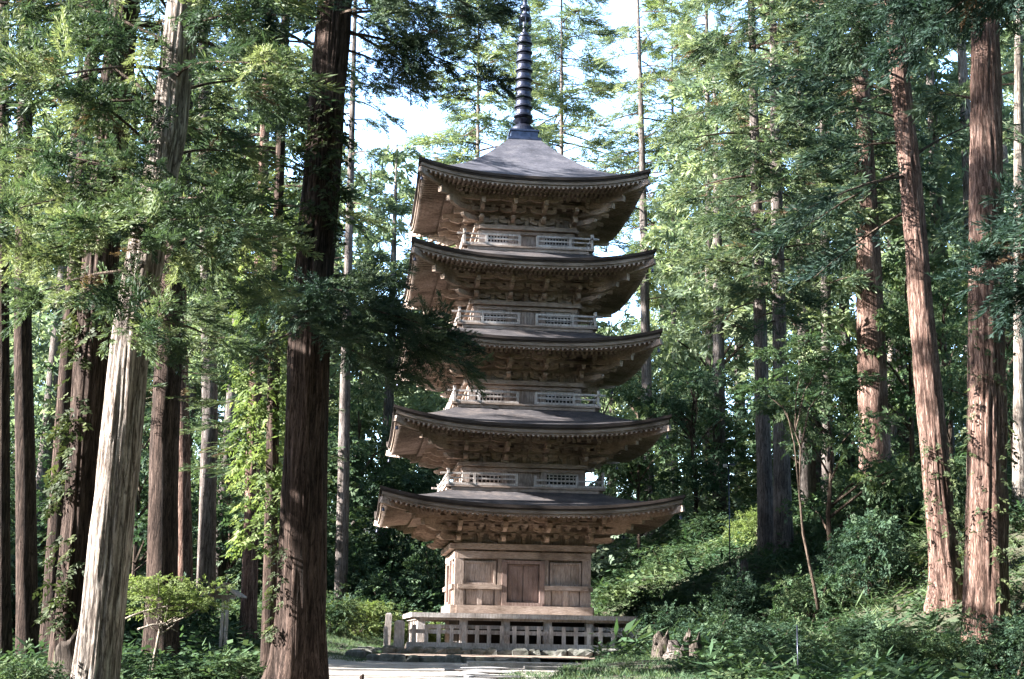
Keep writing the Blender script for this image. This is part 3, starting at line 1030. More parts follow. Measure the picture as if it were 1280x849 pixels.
def make_spray(kind, r):
    """one spray of foliage growing along +X from the origin, about one unit long -> (N,4,3), tint offsets"""
    out = []; tn = []
    if kind == 'near':          # feathery cedar spray
        for i in range(13):
            s = 0.12 + 0.88 * i / 12
            p = np.array([s * 0.95, 0.03 * math.sin(5 * s), -0.16 * s * s])
            a = (1 if i % 2 else -1) * r.uniform(0.5, 0.95); up = r.uniform(-0.35, 0.45)
            L = (0.46 - 0.24 * s) * r.uniform(0.8, 1.2)
            if i == 12: a = 0
            d = unit(np.array([math.cos(a), math.sin(a), up - 0.1]))
            sid = unit(np.cross(d, [0, 0, 1.0]))
            out.append(blade(p, d, 0.034, L, np.array([0, 0.2, 1.0]))); tn.append(-0.1)
            for q in range(5):
                t = 0.18 + 0.8 * q / 4
                for g in (-1, 1):
                    dd = unit(d * 0.85 + sid * g * r.uniform(0.5, 0.8) + np.array([0, 0, r.uniform(-0.25, 0.35)]))
                    out.append(blade(p + d * L * t, dd, 0.032, 0.17 * (1.15 - 0.5 * t), unit(r.normal(size=3)))); tn.append(0.12 * t)
    elif kind == 'mid':
        for i in range(12):
            s = 0.1 + 0.9 * i / 11
            p = np.array([s * 0.9, 0.05 * r.normal(), -0.14 * s * s])
            for g in range(2):
                a = (1 if g else -1) * r.uniform(0.3, 1.0)
                d = unit(np.array([math.cos(a), math.sin(a), r.uniform(-0.4, 0.4)]))
                out.append(blade(p, d, 0.055, r.uniform(0.24, 0.44), unit(r.normal(size=3) + [0, 0, 0.8]))); tn.append(r.uniform(-0.1, 0.15))
    elif kind == 'far':
        for i in range(12):
            d = unit(np.array([1.0, r.normal() * 0.8, r.normal() * 0.5]))
            p = np.array([r.uniform(0, 0.5), r.normal() * 0.12, r.normal() * 0.1])
            out.append(blade(p, d, 0.115, r.uniform(0.3, 0.55), unit(r.normal(size=3)))); tn.append(r.uniform(-0.1, 0.1))
    elif kind == 'broad':       # flat layer of leaves on a twig
        for i in range(11):
            s = 0.05 + 0.95 * i / 10
            a = (1 if i % 2 else -1) * r.uniform(0.5, 1.2)
            p = np.array([s * 0.8, r.normal() * 0.05, -0.05 * s + r.normal() * 0.04])
            d = unit(np.array([math.cos(a), math.sin(a), r.uniform(-0.45, 0.15)]))
            out.append(blade(p, d, r.uniform(0.13, 0.19), r.uniform(0.25, 0.4), unit(np.array([r.normal() * 0.35, r.normal() * 0.35, 1.0])))); tn.append(r.uniform(-0.12, 0.12))
    elif kind == 'fern':
        for f in range(6):
            az = f * 1.05 + r.uniform(-0.3, 0.3)
            o = np.array([math.cos(az), math.sin(az), 0])
            for i in range(6):
                s = 0.2 + 0.8 * i / 5
                p = o * s * 0.8 + np.array([0, 0, 0.75 * s - 0.62 * s * s])
                sd_ = np.array([-o[1], o[0], 0])
                for g in (-1, 1):
                    d = unit(o * 0.5 + sd_ * g + [0, 0, r.uniform(-0.2, 0.1)])
                    out.append(blade(p, d, 0.10, 0.30 * (1.2 - s), np.array([0, 0, 1.0]) + r.normal(size=3) * 0.25)); tn.append(r.uniform(-0.1, 0.1))
    elif kind == 'sasa':        # long arching blades of bamboo grass
        for f in range(11):
            az = r.uniform(0, 2 * PI); t = r.uniform(0.3, 0.9); z = r.uniform(0.15, 0.8)
            d = unit(np.array([math.cos(az), math.sin(az), r.uniform(-0.5, 0.7)]))
            p = np.array([r.normal() * 0.12, r.normal() * 0.12, z * 0.8])
            out.append(blade(p, d, 0.10, r.uniform(0.45, 0.75), unit(np.array([0, 0, 1.0]) + r.normal(size=3) * 0.3))); tn.append(r.uniform(-0.15, 0.15))
    elif kind == 'herb':
        for f in range(12):
            az = r.uniform(0, 2 * PI)
            d = unit(np.array([math.cos(az), math.sin(az), r.uniform(-0.3, 0.5)]))
            p = np.array([r.normal() * 0.28, r.normal() * 0.28, abs(r.normal()) * 0.35 + 0.1])
            out.append(blade(p, d, r.uniform(0.14, 0.24), r.uniform(0.25, 0.42), unit(np.array([0, 0, 1.0]) + r.normal(size=3) * 0.4))); tn.append(r.uniform(-0.12, 0.12))
    elif kind == 'grass':
        for f in range(9):
            az = r.uniform(0, 2 * PI)
            d = unit(np.array([math.cos(az) * 0.5, math.sin(az) * 0.5, r.uniform(0.5, 1.1)]))
            p = np.array([r.normal() * 0.3, r.normal() * 0.3, 0])
            out.append(blade(p, d, 0.06, r.uniform(0.4, 0.9), unit(np.array([math.sin(az), -math.cos(az), 0.4])))); tn.append(r.uniform(-0.15, 0.15))
    return np.array(out), np.array(tn)


_r = np.random.default_rng(3)
SPR = {k: [make_spray(k, _r) for _ in range(6)] for k in ('near', 'mid', 'far', 'broad', 'fern', 'sasa', 'herb', 'grass')}


def put_sprays(mb, kind, pos, dirs, scale, tint, r, upright=False):
    pos = np.asarray(pos, float); n = len(pos)
    if n == 0: return
    dirs = unit(np.asarray(dirs, float))
    up = np.tile([0, 0, 1.0], (n, 1)) + r.normal(size=(n, 3)) * 0.35
    y = unit(np.cross(up, dirs)); z = np.cross(dirs, y)
    if upright:
        a = r.uniform(0, 2 * PI, n); tl = r.normal(size=(n, 3)) * 0.12
        x_ = np.stack([np.cos(a), np.sin(a), np.zeros(n)], -1) + tl
        dirs = unit(x_); up = unit(np.stack([np.zeros(n), np.zeros(n), np.ones(n)], -1) + r.normal(size=(n, 3)) * 0.15)
        y = unit(np.cross(up, dirs)); z = np.cross(dirs, y)
    Rm = np.stack([dirs, y, z], 1)                      # rows
    scale = np.broadcast_to(np.asarray(scale, float), (n,))
    tint = np.broadcast_to(np.asarray(tint, float), (n,))
    var = r.integers(0, 6, n)
    for v in range(6):
        ix = np.nonzero(var == v)[0]
        if not len(ix): continue
        T_, tn = SPR[kind][v]
        m_ = len(T_)
        P = np.einsum('qvc,ncd->nqvd', T_, Rm[ix]) * scale[ix][:, None, None, None] + pos[ix][:, None, None, :]
        tt = np.clip(tint[ix][:, None] + tn[None, :], 0.06, 1.0)
        tt = np.where(tint[ix][:, None] < 0.04, 0.01, tt)
        tt = np.repeat(tt[..., None], 4, 2).ravel()
        Q = np.arange(len(ix) * m_ * 4).reshape(-1, 4)
        mb.add(P.reshape(-1, 3), Q, tint=tt)


def curve_fn(pts):
    """piecewise-linear centre line x(z), y(z) with extrapolation; pts sorted upward"""
    P = np.array(sorted([tuple(p) for p in pts], key=lambda q: q[2]))

    def f(z):
        z = np.asarray(z, float)
        if len(P) == 1: return np.stack([np.full_like(z, P[0, 0]), np.full_like(z, P[0, 1]), z], -1)
        o = []
        for c in (0, 1):
            v = np.interp(z, P[:, 2], P[:, c])
            s1 = (P[-1, c] - P[-2, c]) / (P[-1, 2] - P[-2, 2])
            s0 = (P[1, c] - P[0, c]) / (P[1, 2] - P[0, 2])
            v = np.where(z > P[-1, 2], P[-1, c] + s1 * (z - P[-1, 2]) * 0.7, v)
            v = np.where(z < P[0, 2], P[0, c] + s0 * (z - P[0, 2]), v)
            o.append(v)
        return np.stack(o + [z], -1)
    return f


def trunk_mesh(f, z0, z1, r0, seed, segs=40, dz=0.12, flare=0.45, ridge=0.10, taper=0.8, roots=()):
    nz = max(8, int((z1 - z0) / dz))
    z = z0 + (z1 - z0) * np.linspace(0, 1, nz) ** 1.15
    th = np.linspace(0, 2 * PI, segs, endpoint=False)
    TH, Z = np.meshgrid(th, z)
    zz = Z - z0
    t = zz / (z1 - z0)
    R = r0 * (1 - taper * t ** 1.2)
    q = TH / (2 * PI)
    warp = 0.5 * vnoise(q * 5, zz * 0.35, seed + 5, 5)
    n1 = vnoise(q * 13 + warp, zz * 0.45, seed, None)
    n1 = np.minimum(1, np.abs(vnoise(np.mod(q * 18 + warp, 18), zz * 0.35, seed, 18) - 0.5) * 3.2)
    n2 = np.minimum(1, np.abs(vnoise(np.mod(q * 37 + warp * 2, 37), zz * 0.9, seed + 1, 37) - 0.5) * 3)
    lob = vnoise(np.mod(q * 6, 6), zz * 0.12, seed + 2, 6)
    fl = np.exp(-zz / 0.75)
    R = R * (1 + ridge * (0.6 * n1 + 0.4 * n2 - 0.5) + 0.10 * (lob - 0.5)) + r0 * flare * fl * (0.35 + 1.1 * vnoise(np.mod(q * 7, 7), zz * 0.1, seed + 3, 7))
    for a_, am, wd, ht in roots:            # root buttresses
        da = np.abs((TH - a_ + PI) % (2 * PI) - PI)
        R = R + am * np.exp(-(da / wd) ** 2) * np.exp(-np.maximum(zz - 0.2, 0) / ht)
    C = f(z)
    P = np.stack([C[:, 0][:, None] + R * np.cos(TH), C[:, 1][:, None] + R * np.sin(TH), Z], -1)
    crev = np.clip(0.05 + 0.9 * (0.6 * n1 + 0.4 * n2), 0, 1)
    V = P.reshape(-1, 3)
    i = np.arange(nz - 1)[:, None] * segs; j = np.arange(segs)[None, :]; j2 = (j + 1) % segs
    Q = np.stack([i + j, i + j2, i + segs + j2, i + segs + j], -1).reshape(-1, 4)
    return V, Q, crev.ravel()


def bough(mw, ml, p0, az, L, rise, droop, kind, r, n, ssc, r0, tint=(0.5, 0.2), brown=0.03, s0=0.25, spread=0.30, twigs=True):
    """branch with sprays; mw: wood mesh builder, ml: leaf mesh builder"""
    o = np.array([math.cos(az), math.sin(az), 0]); lat = np.array([-o[1], o[0], 0])
    bend = r.normal() * 0.12

    def P(s):
        s = np.asarray(s, float)[..., None]
        return p0 + o * L * s + lat * bend * L * s * s + np.array([0, 0, 1.0]) * L * (rise * s - droop * s * s + 0.35 * droop * s ** 3)
    if mw is not None:
        ss = np.linspace(0, 0.96, 6)
        mw.tube(P(ss), r0 * (1 - 0.85 * ss), 5)
    tuft = 4 if kind == 'near' else 1
    nc = max(2, n // tuft)
    s = s0 + (1 - s0) * r.uniform(0, 1, nc) ** 0.8
    n = nc
    sg = r.choice([-1, 1], n)
    tw = L * spread * (1.05 - 0.75 * s) * r.uniform(0.0, 1.0, n)
    base = P(s)
    pos = base + lat * (sg * tw)[:, None] + o * (tw * 0.45)[:, None]
    pos[:, 2] += r.normal(size=n) * 0.06 * L * (1.1 - s) - 0.12 * tw
    d = o[None] * (0.55 + 0.5 * s)[:, None] + lat[None] * (sg * (1.1 - s))[:, None] * 0.9 + r.normal(size=(n, 3)) * 0.28
    d[:, 2] += -0.25 * droop * 2
    if mw is not None and twigs:
        for i in range(0, n, 2 if kind == 'near' else 5):
            if tw[i] > 0.08 * L:
                mw.tube(np.array([base[i], (base[i] + pos[i]) / 2 + [0, 0, 0.02 * L], pos[i]]), [r0 * 0.28, r0 * 0.2, r0 * 0.1], 3, cap=False)
    if tuft > 1:                # several sprays burst from one twig tip
        pos = np.repeat(pos, tuft, 0) + r.normal(size=(n * tuft, 3)) * 0.05
        d = np.repeat(d, tuft, 0) + r.normal(size=(n * tuft, 3)) * 0.55
        n = n * tuft
    t = np.repeat(r.normal(size=nc), tuft) * tint[1] + tint[0] + r.normal() * tint[1] * 0.6
    t = np.clip(t + r.normal(size=n) * tint[1] * 0.4, 0.07, 1)
    t[r.uniform(0, 1, n) < brown] = 0.0
    put_sprays(ml, kind, pos, d, ssc * r.uniform(0.7, 1.25, n), t, r)


def cedar_crown(mw, ml, f, z0, z1, rmax, nb, kind, r, n, ssc, tint=(0.5, 0.2), avoid=None, zpow=1.0, rr0=0.05, brown=0.01):
    for i in range(nb):
        q = ((i + r.uniform(0, 1)) / nb) ** zpow
        z = z0 + (z1 - z0) * q
        az = i * 2.39996 + r.normal() * 0.5
        prof = (0.55 + 0.45 * min(1, q / 0.25)) * (1 - q) ** 0.6 + 0.06
        L = rmax * prof * r.uniform(0.6, 1.15)
        if avoid is not None and avoid(az, z): continue
        p0 = f(z)
        bough(mw, ml, p0, az, L, r.uniform(-0.12, 0.25), r.uniform(0.15, 0.5), kind, r, max(4, int(n * (0.4 + 0.6 * L / rmax))), ssc, rr0 * L / rmax + 0.012, tint, brown)


def ground_px(px, py_guess, Y):
    """x on the ground at depth Y under photo column px"""
    py = py_guess
    for _ in range(6):
        p = at(px, py, Y)
        z = gz(p[0], Y)
        py -= (z - p[2]) * F_PX / Y
    return p[0], z

# ------------------------------------------------------------------ cedar trees of the middle distance
rc = np.random.default_rng(21)


def straight(z):
    z = np.asarray(z, float)
    return np.stack([np.zeros_like(z), np.zeros_like(z), z], -1)


PROTO = {}
for nm, nb, n, ssc, tint in (('dense', 105, 30, 0.85, (0.5, 0.2)), ('dense2', 95, 30, 0.85, (0.5, 0.22)), ('sparse', 46, 26, 0.75, (0.5, 0.2)), ('sparse2', 52, 24, 0.75, (0.55, 0.2))):
    mw, ml = MB(), MB()
    cedar_crown(mw, ml, straight, 0, 22, 3.7, nb, 'mid', rc, n, ssc, tint, brown=0.015)
    PROTO[nm] = MB.joined([(ml, M_CED), (mw, M_TWIG)], 'crown')


def child(name, me, root, loc=(0, 0, 0), mat=None, scale=(1, 1, 1), rz=0):
    o = bpy.data.objects.new(name, me); COL.objects.link(o); o.parent = root
    o.location = loc; o.scale = scale; o.rotation_euler = (0, 0, rz)
    if mat is not None:
        o.material_slots[0].link = 'OBJECT'; o.material_slots[0].material = mat
    return o


def cedar(label, Yd, pts, wpx, z0, H, bark, proto, R=1.0, leaf=M_CED, seed=1, flare=0.4, segs=20, ridge=0.1, group=None, skirt=None):
    """pts: photo pixels along the trunk, lowest first"""
    P = [at(px, py, Yd) for px, py in pts]
    f = curve_fn(P)
    b = f(np.array(P[0][2]))
    # follow the centre line down to the ground
    z = P[0][2]
    for _ in range(8):
        q = f(np.array(z)); z = gz(q[0], Yd)
    base = f(np.array(z))
    root = empty('cedar_tree', base); tag(root, label, 'tree', group)
    r0 = wpx / F_PX * Yd / 2
    V, Q, tn = trunk_mesh(f, z - 0.3, z + H * 0.97, r0 * 1.04, seed, segs, 0.35, flare, ridge, 0.86)
    mb = MB(); mb.add(V - base, Q, tint=tn); mb.build('trunk', bark, root, True)
    if proto:
        sz = (H - z0) / 22
        c = f(np.array(z + z0 + (H - z0) * 0.35)) - base
        child('crown', PROTO[proto], root, (c[0], c[1], z0), leaf, (R, R, sz), seed * 1.7)
    if skirt:
        c = f(np.array(z + 6.0)) - base
        child('crown', PROTO['sparse2'], root, (c[0], c[1], skirt[0]), M_CED, (skirt[2], skirt[2], (skirt[1] - skirt[0]) / 22), seed * 2.3)
    return root


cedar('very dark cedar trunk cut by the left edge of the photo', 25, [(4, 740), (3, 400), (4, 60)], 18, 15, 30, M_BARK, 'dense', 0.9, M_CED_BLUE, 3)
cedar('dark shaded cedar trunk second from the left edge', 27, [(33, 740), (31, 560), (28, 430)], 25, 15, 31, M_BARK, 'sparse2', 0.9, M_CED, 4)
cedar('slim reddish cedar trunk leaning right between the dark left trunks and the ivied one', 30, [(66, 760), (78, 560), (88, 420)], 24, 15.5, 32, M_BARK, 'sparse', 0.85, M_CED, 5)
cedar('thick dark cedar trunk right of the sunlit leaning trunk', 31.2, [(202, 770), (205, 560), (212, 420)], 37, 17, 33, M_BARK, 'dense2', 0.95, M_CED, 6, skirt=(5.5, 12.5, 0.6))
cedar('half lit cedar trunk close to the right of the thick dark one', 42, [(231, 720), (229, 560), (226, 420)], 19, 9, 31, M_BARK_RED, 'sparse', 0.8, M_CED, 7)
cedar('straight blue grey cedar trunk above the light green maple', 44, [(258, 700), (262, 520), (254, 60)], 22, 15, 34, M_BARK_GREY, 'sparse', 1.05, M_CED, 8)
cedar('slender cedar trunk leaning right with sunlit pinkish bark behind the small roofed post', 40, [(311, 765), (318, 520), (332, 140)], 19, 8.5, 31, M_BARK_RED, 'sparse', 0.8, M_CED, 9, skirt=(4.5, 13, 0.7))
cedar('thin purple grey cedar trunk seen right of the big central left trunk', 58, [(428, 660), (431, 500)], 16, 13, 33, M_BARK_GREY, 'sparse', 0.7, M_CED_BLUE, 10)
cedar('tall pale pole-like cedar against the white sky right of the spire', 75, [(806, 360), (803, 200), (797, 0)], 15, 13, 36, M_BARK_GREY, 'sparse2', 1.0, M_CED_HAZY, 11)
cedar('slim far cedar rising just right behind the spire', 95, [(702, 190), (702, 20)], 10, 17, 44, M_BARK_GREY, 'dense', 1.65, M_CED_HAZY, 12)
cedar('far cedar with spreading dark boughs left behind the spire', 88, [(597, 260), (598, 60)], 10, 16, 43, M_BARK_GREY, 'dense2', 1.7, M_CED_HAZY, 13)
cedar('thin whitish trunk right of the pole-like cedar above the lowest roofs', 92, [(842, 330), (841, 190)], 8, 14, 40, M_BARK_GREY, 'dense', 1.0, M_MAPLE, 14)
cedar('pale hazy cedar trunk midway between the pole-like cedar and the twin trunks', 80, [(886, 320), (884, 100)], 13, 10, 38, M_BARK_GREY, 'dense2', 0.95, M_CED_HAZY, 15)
cedar('left one of the twin grey trunks on the right slope', 55, [(957, 655), (950, 400), (940, 50)], 20, 10, 34, M_BARK_GREY, 'dense', 0.95, M_CED, 16, 0.25)
cedar('right and nearer one of the twin grey trunks on the right slope', 54, [(979, 672), (976, 490), (970, 200)], 22, 9, 30, M_BARK_GREY, 'dense2', 0.85, M_CED, 17, 0.35)
cedar('narrow shaded trunk between the twin trunks and the red cedar', 62, [(1035, 600), (1032, 330)], 15, 10, 33, M_BARK_GREY, 'sparse2', 0.9, M_CED, 18)
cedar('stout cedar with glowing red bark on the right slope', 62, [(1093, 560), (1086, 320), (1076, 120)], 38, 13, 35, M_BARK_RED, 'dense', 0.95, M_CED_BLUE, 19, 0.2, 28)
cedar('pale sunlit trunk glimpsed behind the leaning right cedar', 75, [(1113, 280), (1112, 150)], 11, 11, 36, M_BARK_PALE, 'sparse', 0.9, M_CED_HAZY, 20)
cedar('pale leafy trunk at the right edge of the photo', 44, [(1276, 700), (1274, 300), (1273, 0)], 17, 12, 33, M_BARK_PALE, 'sparse2', 0.8, M_CED, 21)

# ------------------------------------------------------------------ big near trees


def near_tree(label, Yd, pts, wpx, H, bark, seed, crown=None, flare=0.5, segs=120, ridge=0.16, roots=()):
    P = [at(px, py, Yd) for px, py in pts]
    f = curve_fn(P)
    z = P[0][2]
    for _ in range(8):
        q = f(np.array(z)); z = gz(q[0], Yd)
    base = f(np.array(z))
    root = empty('cedar_tree', base); tag(root, label, 'tree')
    r0 = wpx / F_PX * Yd / 2
    V, Q, tn = trunk_mesh(f, z - 0.3, z + H, r0, seed, segs, 0.09, flare, ridge, 0.72, roots)
    mb = MB(); mb.add(V - base, Q, tint=tn); mb.build('trunk', bark, root, True)
    mw, ml = MB(), MB()
    if crown: crown(f, mw, ml, z)
    if mw.n:
        for m_ in (mw, ml):
            m_.v = [v - base for v in m_.v]
        child('crown', MB.joined([(ml, crown.leaf if hasattr(crown, 'leaf') else M_CED_NEAR), (mw, M_TWIG)], 'crown'), root)
    return root, f, r0, base


rn = np.random.default_rng(77)


def bough_to(mw, ml, f, Yd, p_from, p_to, dY, kind, n, ssc, r0=0.03, tint=(0.55, 0.2), rise=0.25, droop=0.35, spread=0.3, brown=0.012, s0=0.2):
    """bough from the trunk at the height of photo row p_from to the place seen at p_to, dY nearer or farther"""
    a = at(p_from[0], p_from[1], Yd)
    a = f(np.array(a[2]))
    b = at(p_to[0], p_to[1], Yd + dY)
    d = b - a; L = math.hypot(d[0], d[1])
    az = math.atan2(d[1], d[0])
    # end height: L*(rise - droop + 0.35*droop) = dz
    rr = d[2] / L + 0.65 * droop
    bough(mw, ml, a, az, L, rr, droop, kind, rn, n, ssc, r0, tint, brown, s0, spread)


def crown_A(f, mw, ml, z):
    cedar_crown(mw, ml, f, z + 9.0, z + 26, 3.2, 60, 'mid', rn, 26, 0.6, (0.5, 0.2))
    for pf, pt, dY, n in (((205, 200), (60, 72), -1.5, 34), ((190, 240), (20, 262), -2.0, 60), ((180, 300), (50, 318), -2.5, 60), ((185, 300), (95, 246), -2.0, 50),
                          ((175, 330), (140, 400), -2.5, 26), ((180, 310), (330, 300), -1.0, 70), ((185, 300), (268, 282), -3.0, 50), ((170, 380), (250, 420), -3, 55),
                          ((200, 210), (120, 205), -2.0, 40), ((205, 200), (300, 190), 2, 40), ((212, 130), (110, 130), -1, 40), ((215, 100), (262, 68), -2.5, 30),
                          ((215, 90), (10, 110), -3, 50), ((218, 60), (110, 40), -1, 40), ((185, 280), (320, 358), 1.5, 50), ((165, 400), (300, 430), 2.0, 40),
                          ((220, 40), (300, 20), -1, 40), ((175, 340), (30, 365), 1.0, 45), ((200, 230), (5, 190), 0.5, 60), ((190, 290), (205, 318), -3.0, 22),
                          ((205, 140), (20, 20), 1, 50), ((180, 300), (80, 288), -3.0, 45), ((212, 120), (330, 100), 2.0, 40), ((215, 60), (60, 0), 0.5, 50), ((190, 260), (280, 250), -1.5, 40)):
        bough_to(mw, ml, f, 17.0, pf, pt, dY, 'near', int(n * 0.72), 0.46, 0.028, (0.42, 0.27), brown=0.012, spread=0.42)


def crown_B(f, mw, ml, z):
    cedar_crown(mw, ml, f, z + 7.0, z + 27, 3.4, 90, 'mid', rn, 28, 0.6, (0.42, 0.2))


def crown_C(f, mw, ml, z):
    cedar_crown(mw, ml, f, z + 13.5, z + 30, 4.0, 70, 'mid', rn, 28, 0.65, (0.35, 0.2))
    for pf, pt, dY, n in (((420, 20), (590, 20), -0.5, 50), ((420, 10), (540, 70), 0.5, 60), ((418, 40), (620, 90), 0.5, 70), ((418, 30), (570, 130), 1, 60), ((420, -20), (600, -10), 0, 60), ((418, 60), (510, 100), 2, 50),
                          ((420, -60), (640, 40), 1.0, 60), ((419, 20), (500, 20), -2, 40), ((420, -30), (560, 60), -1.0, 50),
                          ((395, 400), (560, 436), 0.5, 90), ((396, 390), (520, 392), 1.0, 80), ((395, 420), (500, 468), 0.0, 60), ((394, 380), (420, 362), -2.5, 55), ((392, 400), (395, 390), -2.3, 50),
                          ((400, 350), (480, 350), 1.5, 50), ((396, 380), (545, 408), -0.8, 80), ((392, 410), (330, 440), 1.5, 55), ((396, 380), (300, 350), 2, 60), ((394, 400), (450, 430), -1.5, 60),
                          ((400, 340), (340, 380), 1.0, 50), ((395, 395), (575, 455), 0.2, 60),
                          ((410, 60), (330, 60), 1.5, 50), ((412, 30), (300, 20), 1, 60), ((405, 130), (310, 160), 2.5, 50), ((408, 90), (350, 140), 2.2, 40), ((415, 0), (350, 10), -1, 40)):
        bough_to(mw, ml, f, 22.0, pf, pt, dY, 'near', int(n * 0.75), 0.46, 0.032, (0.45, 0.22), brown=0.01)


crown_C.leaf = M_CED_BLUE


def crown_R1(f, mw, ml, z):
    cedar_crown(mw, ml, f, z + 17, z + 32, 4.2, 70, 'mid', rn, 32, 0.8, (0.4, 0.2))
    for pf, pt, dY, n in (((1140, 220), (1000, 265), -2, 22), ((1138, 200), (1230, 150), 1, 20), ((1140, 180), (1030, 190), -0.5, 60), ((1140, 150), (1000, 130), 0.5, 60), ((1138, 120), (960, 90), 1, 70), ((1140, 210), (985, 300), 0.5, 50), ((1140, 260), (1010, 350), 1.5, 40), ((1140, 100), (1030, 60), -1, 60)):
        bough_to(mw, ml, f, 38.0, pf, pt, dY, 'mid', n, 0.8, 0.05, (0.35, 0.2))


crown_R1.leaf = M_CED_BLUE


def crown_R2(f, mw, ml, z):
    cedar_crown(mw, ml, f, z + 16.5, z + 32, 4.4, 60, 'mid', rn, 32, 0.75, (0.35, 0.2))
    for pf, pt, dY, n in (((1233, 40), (1150, 20), -2, 40), ((1233, 130), (1170, 120), 1, 30), ((1233, 250), (1200, 290), 2, 20)):
        bough_to(mw, ml, f, 34.0, pf, pt, dY, 'mid', n, 0.7, 0.05, (0.3, 0.2), droop=0.6)


crown_R2.leaf = M_CED_BLUE

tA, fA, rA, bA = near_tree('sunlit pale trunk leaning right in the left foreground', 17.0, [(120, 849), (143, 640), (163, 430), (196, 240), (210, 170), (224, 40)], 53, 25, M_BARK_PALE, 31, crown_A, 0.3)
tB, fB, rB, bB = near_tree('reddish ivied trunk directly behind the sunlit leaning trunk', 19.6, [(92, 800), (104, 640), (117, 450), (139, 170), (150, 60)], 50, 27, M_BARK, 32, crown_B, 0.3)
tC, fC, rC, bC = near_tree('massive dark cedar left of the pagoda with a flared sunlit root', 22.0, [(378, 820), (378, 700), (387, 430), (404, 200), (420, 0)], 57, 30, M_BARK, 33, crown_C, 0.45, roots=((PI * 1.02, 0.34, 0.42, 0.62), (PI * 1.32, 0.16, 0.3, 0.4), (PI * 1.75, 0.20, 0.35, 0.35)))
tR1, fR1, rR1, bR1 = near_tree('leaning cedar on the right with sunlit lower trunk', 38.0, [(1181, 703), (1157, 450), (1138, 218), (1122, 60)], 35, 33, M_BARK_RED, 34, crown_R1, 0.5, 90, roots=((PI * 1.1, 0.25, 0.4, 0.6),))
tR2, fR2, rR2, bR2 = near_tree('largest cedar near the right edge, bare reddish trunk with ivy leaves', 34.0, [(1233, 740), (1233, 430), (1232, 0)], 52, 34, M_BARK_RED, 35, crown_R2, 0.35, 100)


def crown_N(f, mw, ml, z):
    for pt, dY, n in (((1110, 30), 0, 60), ((1060, 50), 1, 50), ((1165, 40), -1, 50), ((1240, 350), -1, 45), ((1262, 390), -0.5, 45), ((1268, 290), -2, 35), ((1150, -20), 1, 60), ((1090, -20), 0, 60), ((1240, 10), 2, 40)):
        bough_to(mw, ml, f, 16.0, (1390, pt[1] - 130), pt, dY, 'near', n, 0.5, 0.03, (0.2, 0.15), droop=0.8, s0=0.35, spread=0.22)
    cedar_crown(mw, ml, f, z + 9.5, z + 22, 3.4, 50, 'mid', rn, 26, 0.6, (0.3, 0.2))


crown_N.leaf = M_CED_BLUE
near_tree('near cedar beyond the right edge whose dark drooping boughs hang into the upper right corner', 16.0, [(1400, 800), (1398, 300)], 60, 23, M_BARK, 36, crown_N)


# ------------------------------------------------------------------ ivy and vines (parts of their trees)


def ivy(root, f, r, base, z0, z1, a0, a1, n, mat, ssc, seed, tint=(0.5, 0.25), off=0.05, kind='broad', name='ivy'):
    r_ = np.random.default_rng(seed)
    z = z0 + (z1 - z0) * r_.uniform(0, 1, n)
    a = a0 + (a1 - a0) * r_.uniform(0, 1, n)
    keep = vnoise(a * 3 + seed, z * 1.1, seed) > 0.38
    z, a = z[keep], a[keep]
    C = f(z)
    o = np.stack([np.cos(a), np.sin(a), np.zeros(len(a))], -1)
    R = r(z) if callable(r) else r
    pos = C + o * (np.asarray(R) + off + r_.uniform(0, off, len(a)))[:, None]
    d = o * 0.55 + np.stack([-np.sin(a), np.cos(a), np.zeros(len(a))], -1) * r_.normal(size=len(a))[:, None] * 0.6
    d[:, 2] -= 0.5
    mb = MB()
    put_sprays(mb, kind, pos - base, d, ssc * r_.uniform(0.6, 1.2, len(a)), np.clip(tint[0] + r_.normal(size=len(a)) * tint[1], 0.06, 1), r_)
    o = mb.build(name, mat, root)
    return o


def rfun(z, r0, zb, H, taper=0.72, flare=0.5):
    t = np.clip((z - zb) / H, 0, 1)
    return r0 * (1 - taper * t ** 1.2) * 1.02 + r0 * flare * 0.8 * np.exp(-(z - zb) / 0.75)


zt = lambda px, py, Yd: at(px, py, Yd)[2]
ivy(tB, fB, lambda z: rfun(z, rB, bB[2], 27), bB, bB[2] + 0.8, bB[2] + 6, PI * 0.9, PI * 1.55, 260, M_IVY, 0.28, 51, (0.45, 0.25))
ivy(tC, fC, lambda z: rfun(z, rC, bC[2], 30), bC, zt(378, 320, 22), zt(378, 130, 22), PI * 1.15, PI * 1.85, 260, M_IVY, 0.30, 52, (0.35, 0.2))
ivy(tC, fC, lambda z: rfun(z, rC, bC[2], 30), bC, zt(378, 800, 22), zt(378, 640, 22), PI * 0.92, PI * 1.32, 70, M_IVY, 0.22, 53, (0.25, 0.2))
ivy(tR1, fR1, lambda z: rfun(z, rR1, bR1[2], 33), bR1, bR1[2] + 0.5, bR1[2] + 4.5, PI * 1.0, PI * 2.0, 160, M_IVY, 0.32, 54, (0.35, 0.2))
ivy(tR2, fR2, lambda z: rfun(z, rR2, bR2[2], 34, 0.72, 0.35), bR2, bR2[2] + 0.3, zt(1233, 370, 34), PI * 1.0, PI * 2.0, 230, M_IVY, 0.34, 55, (0.35, 0.25))
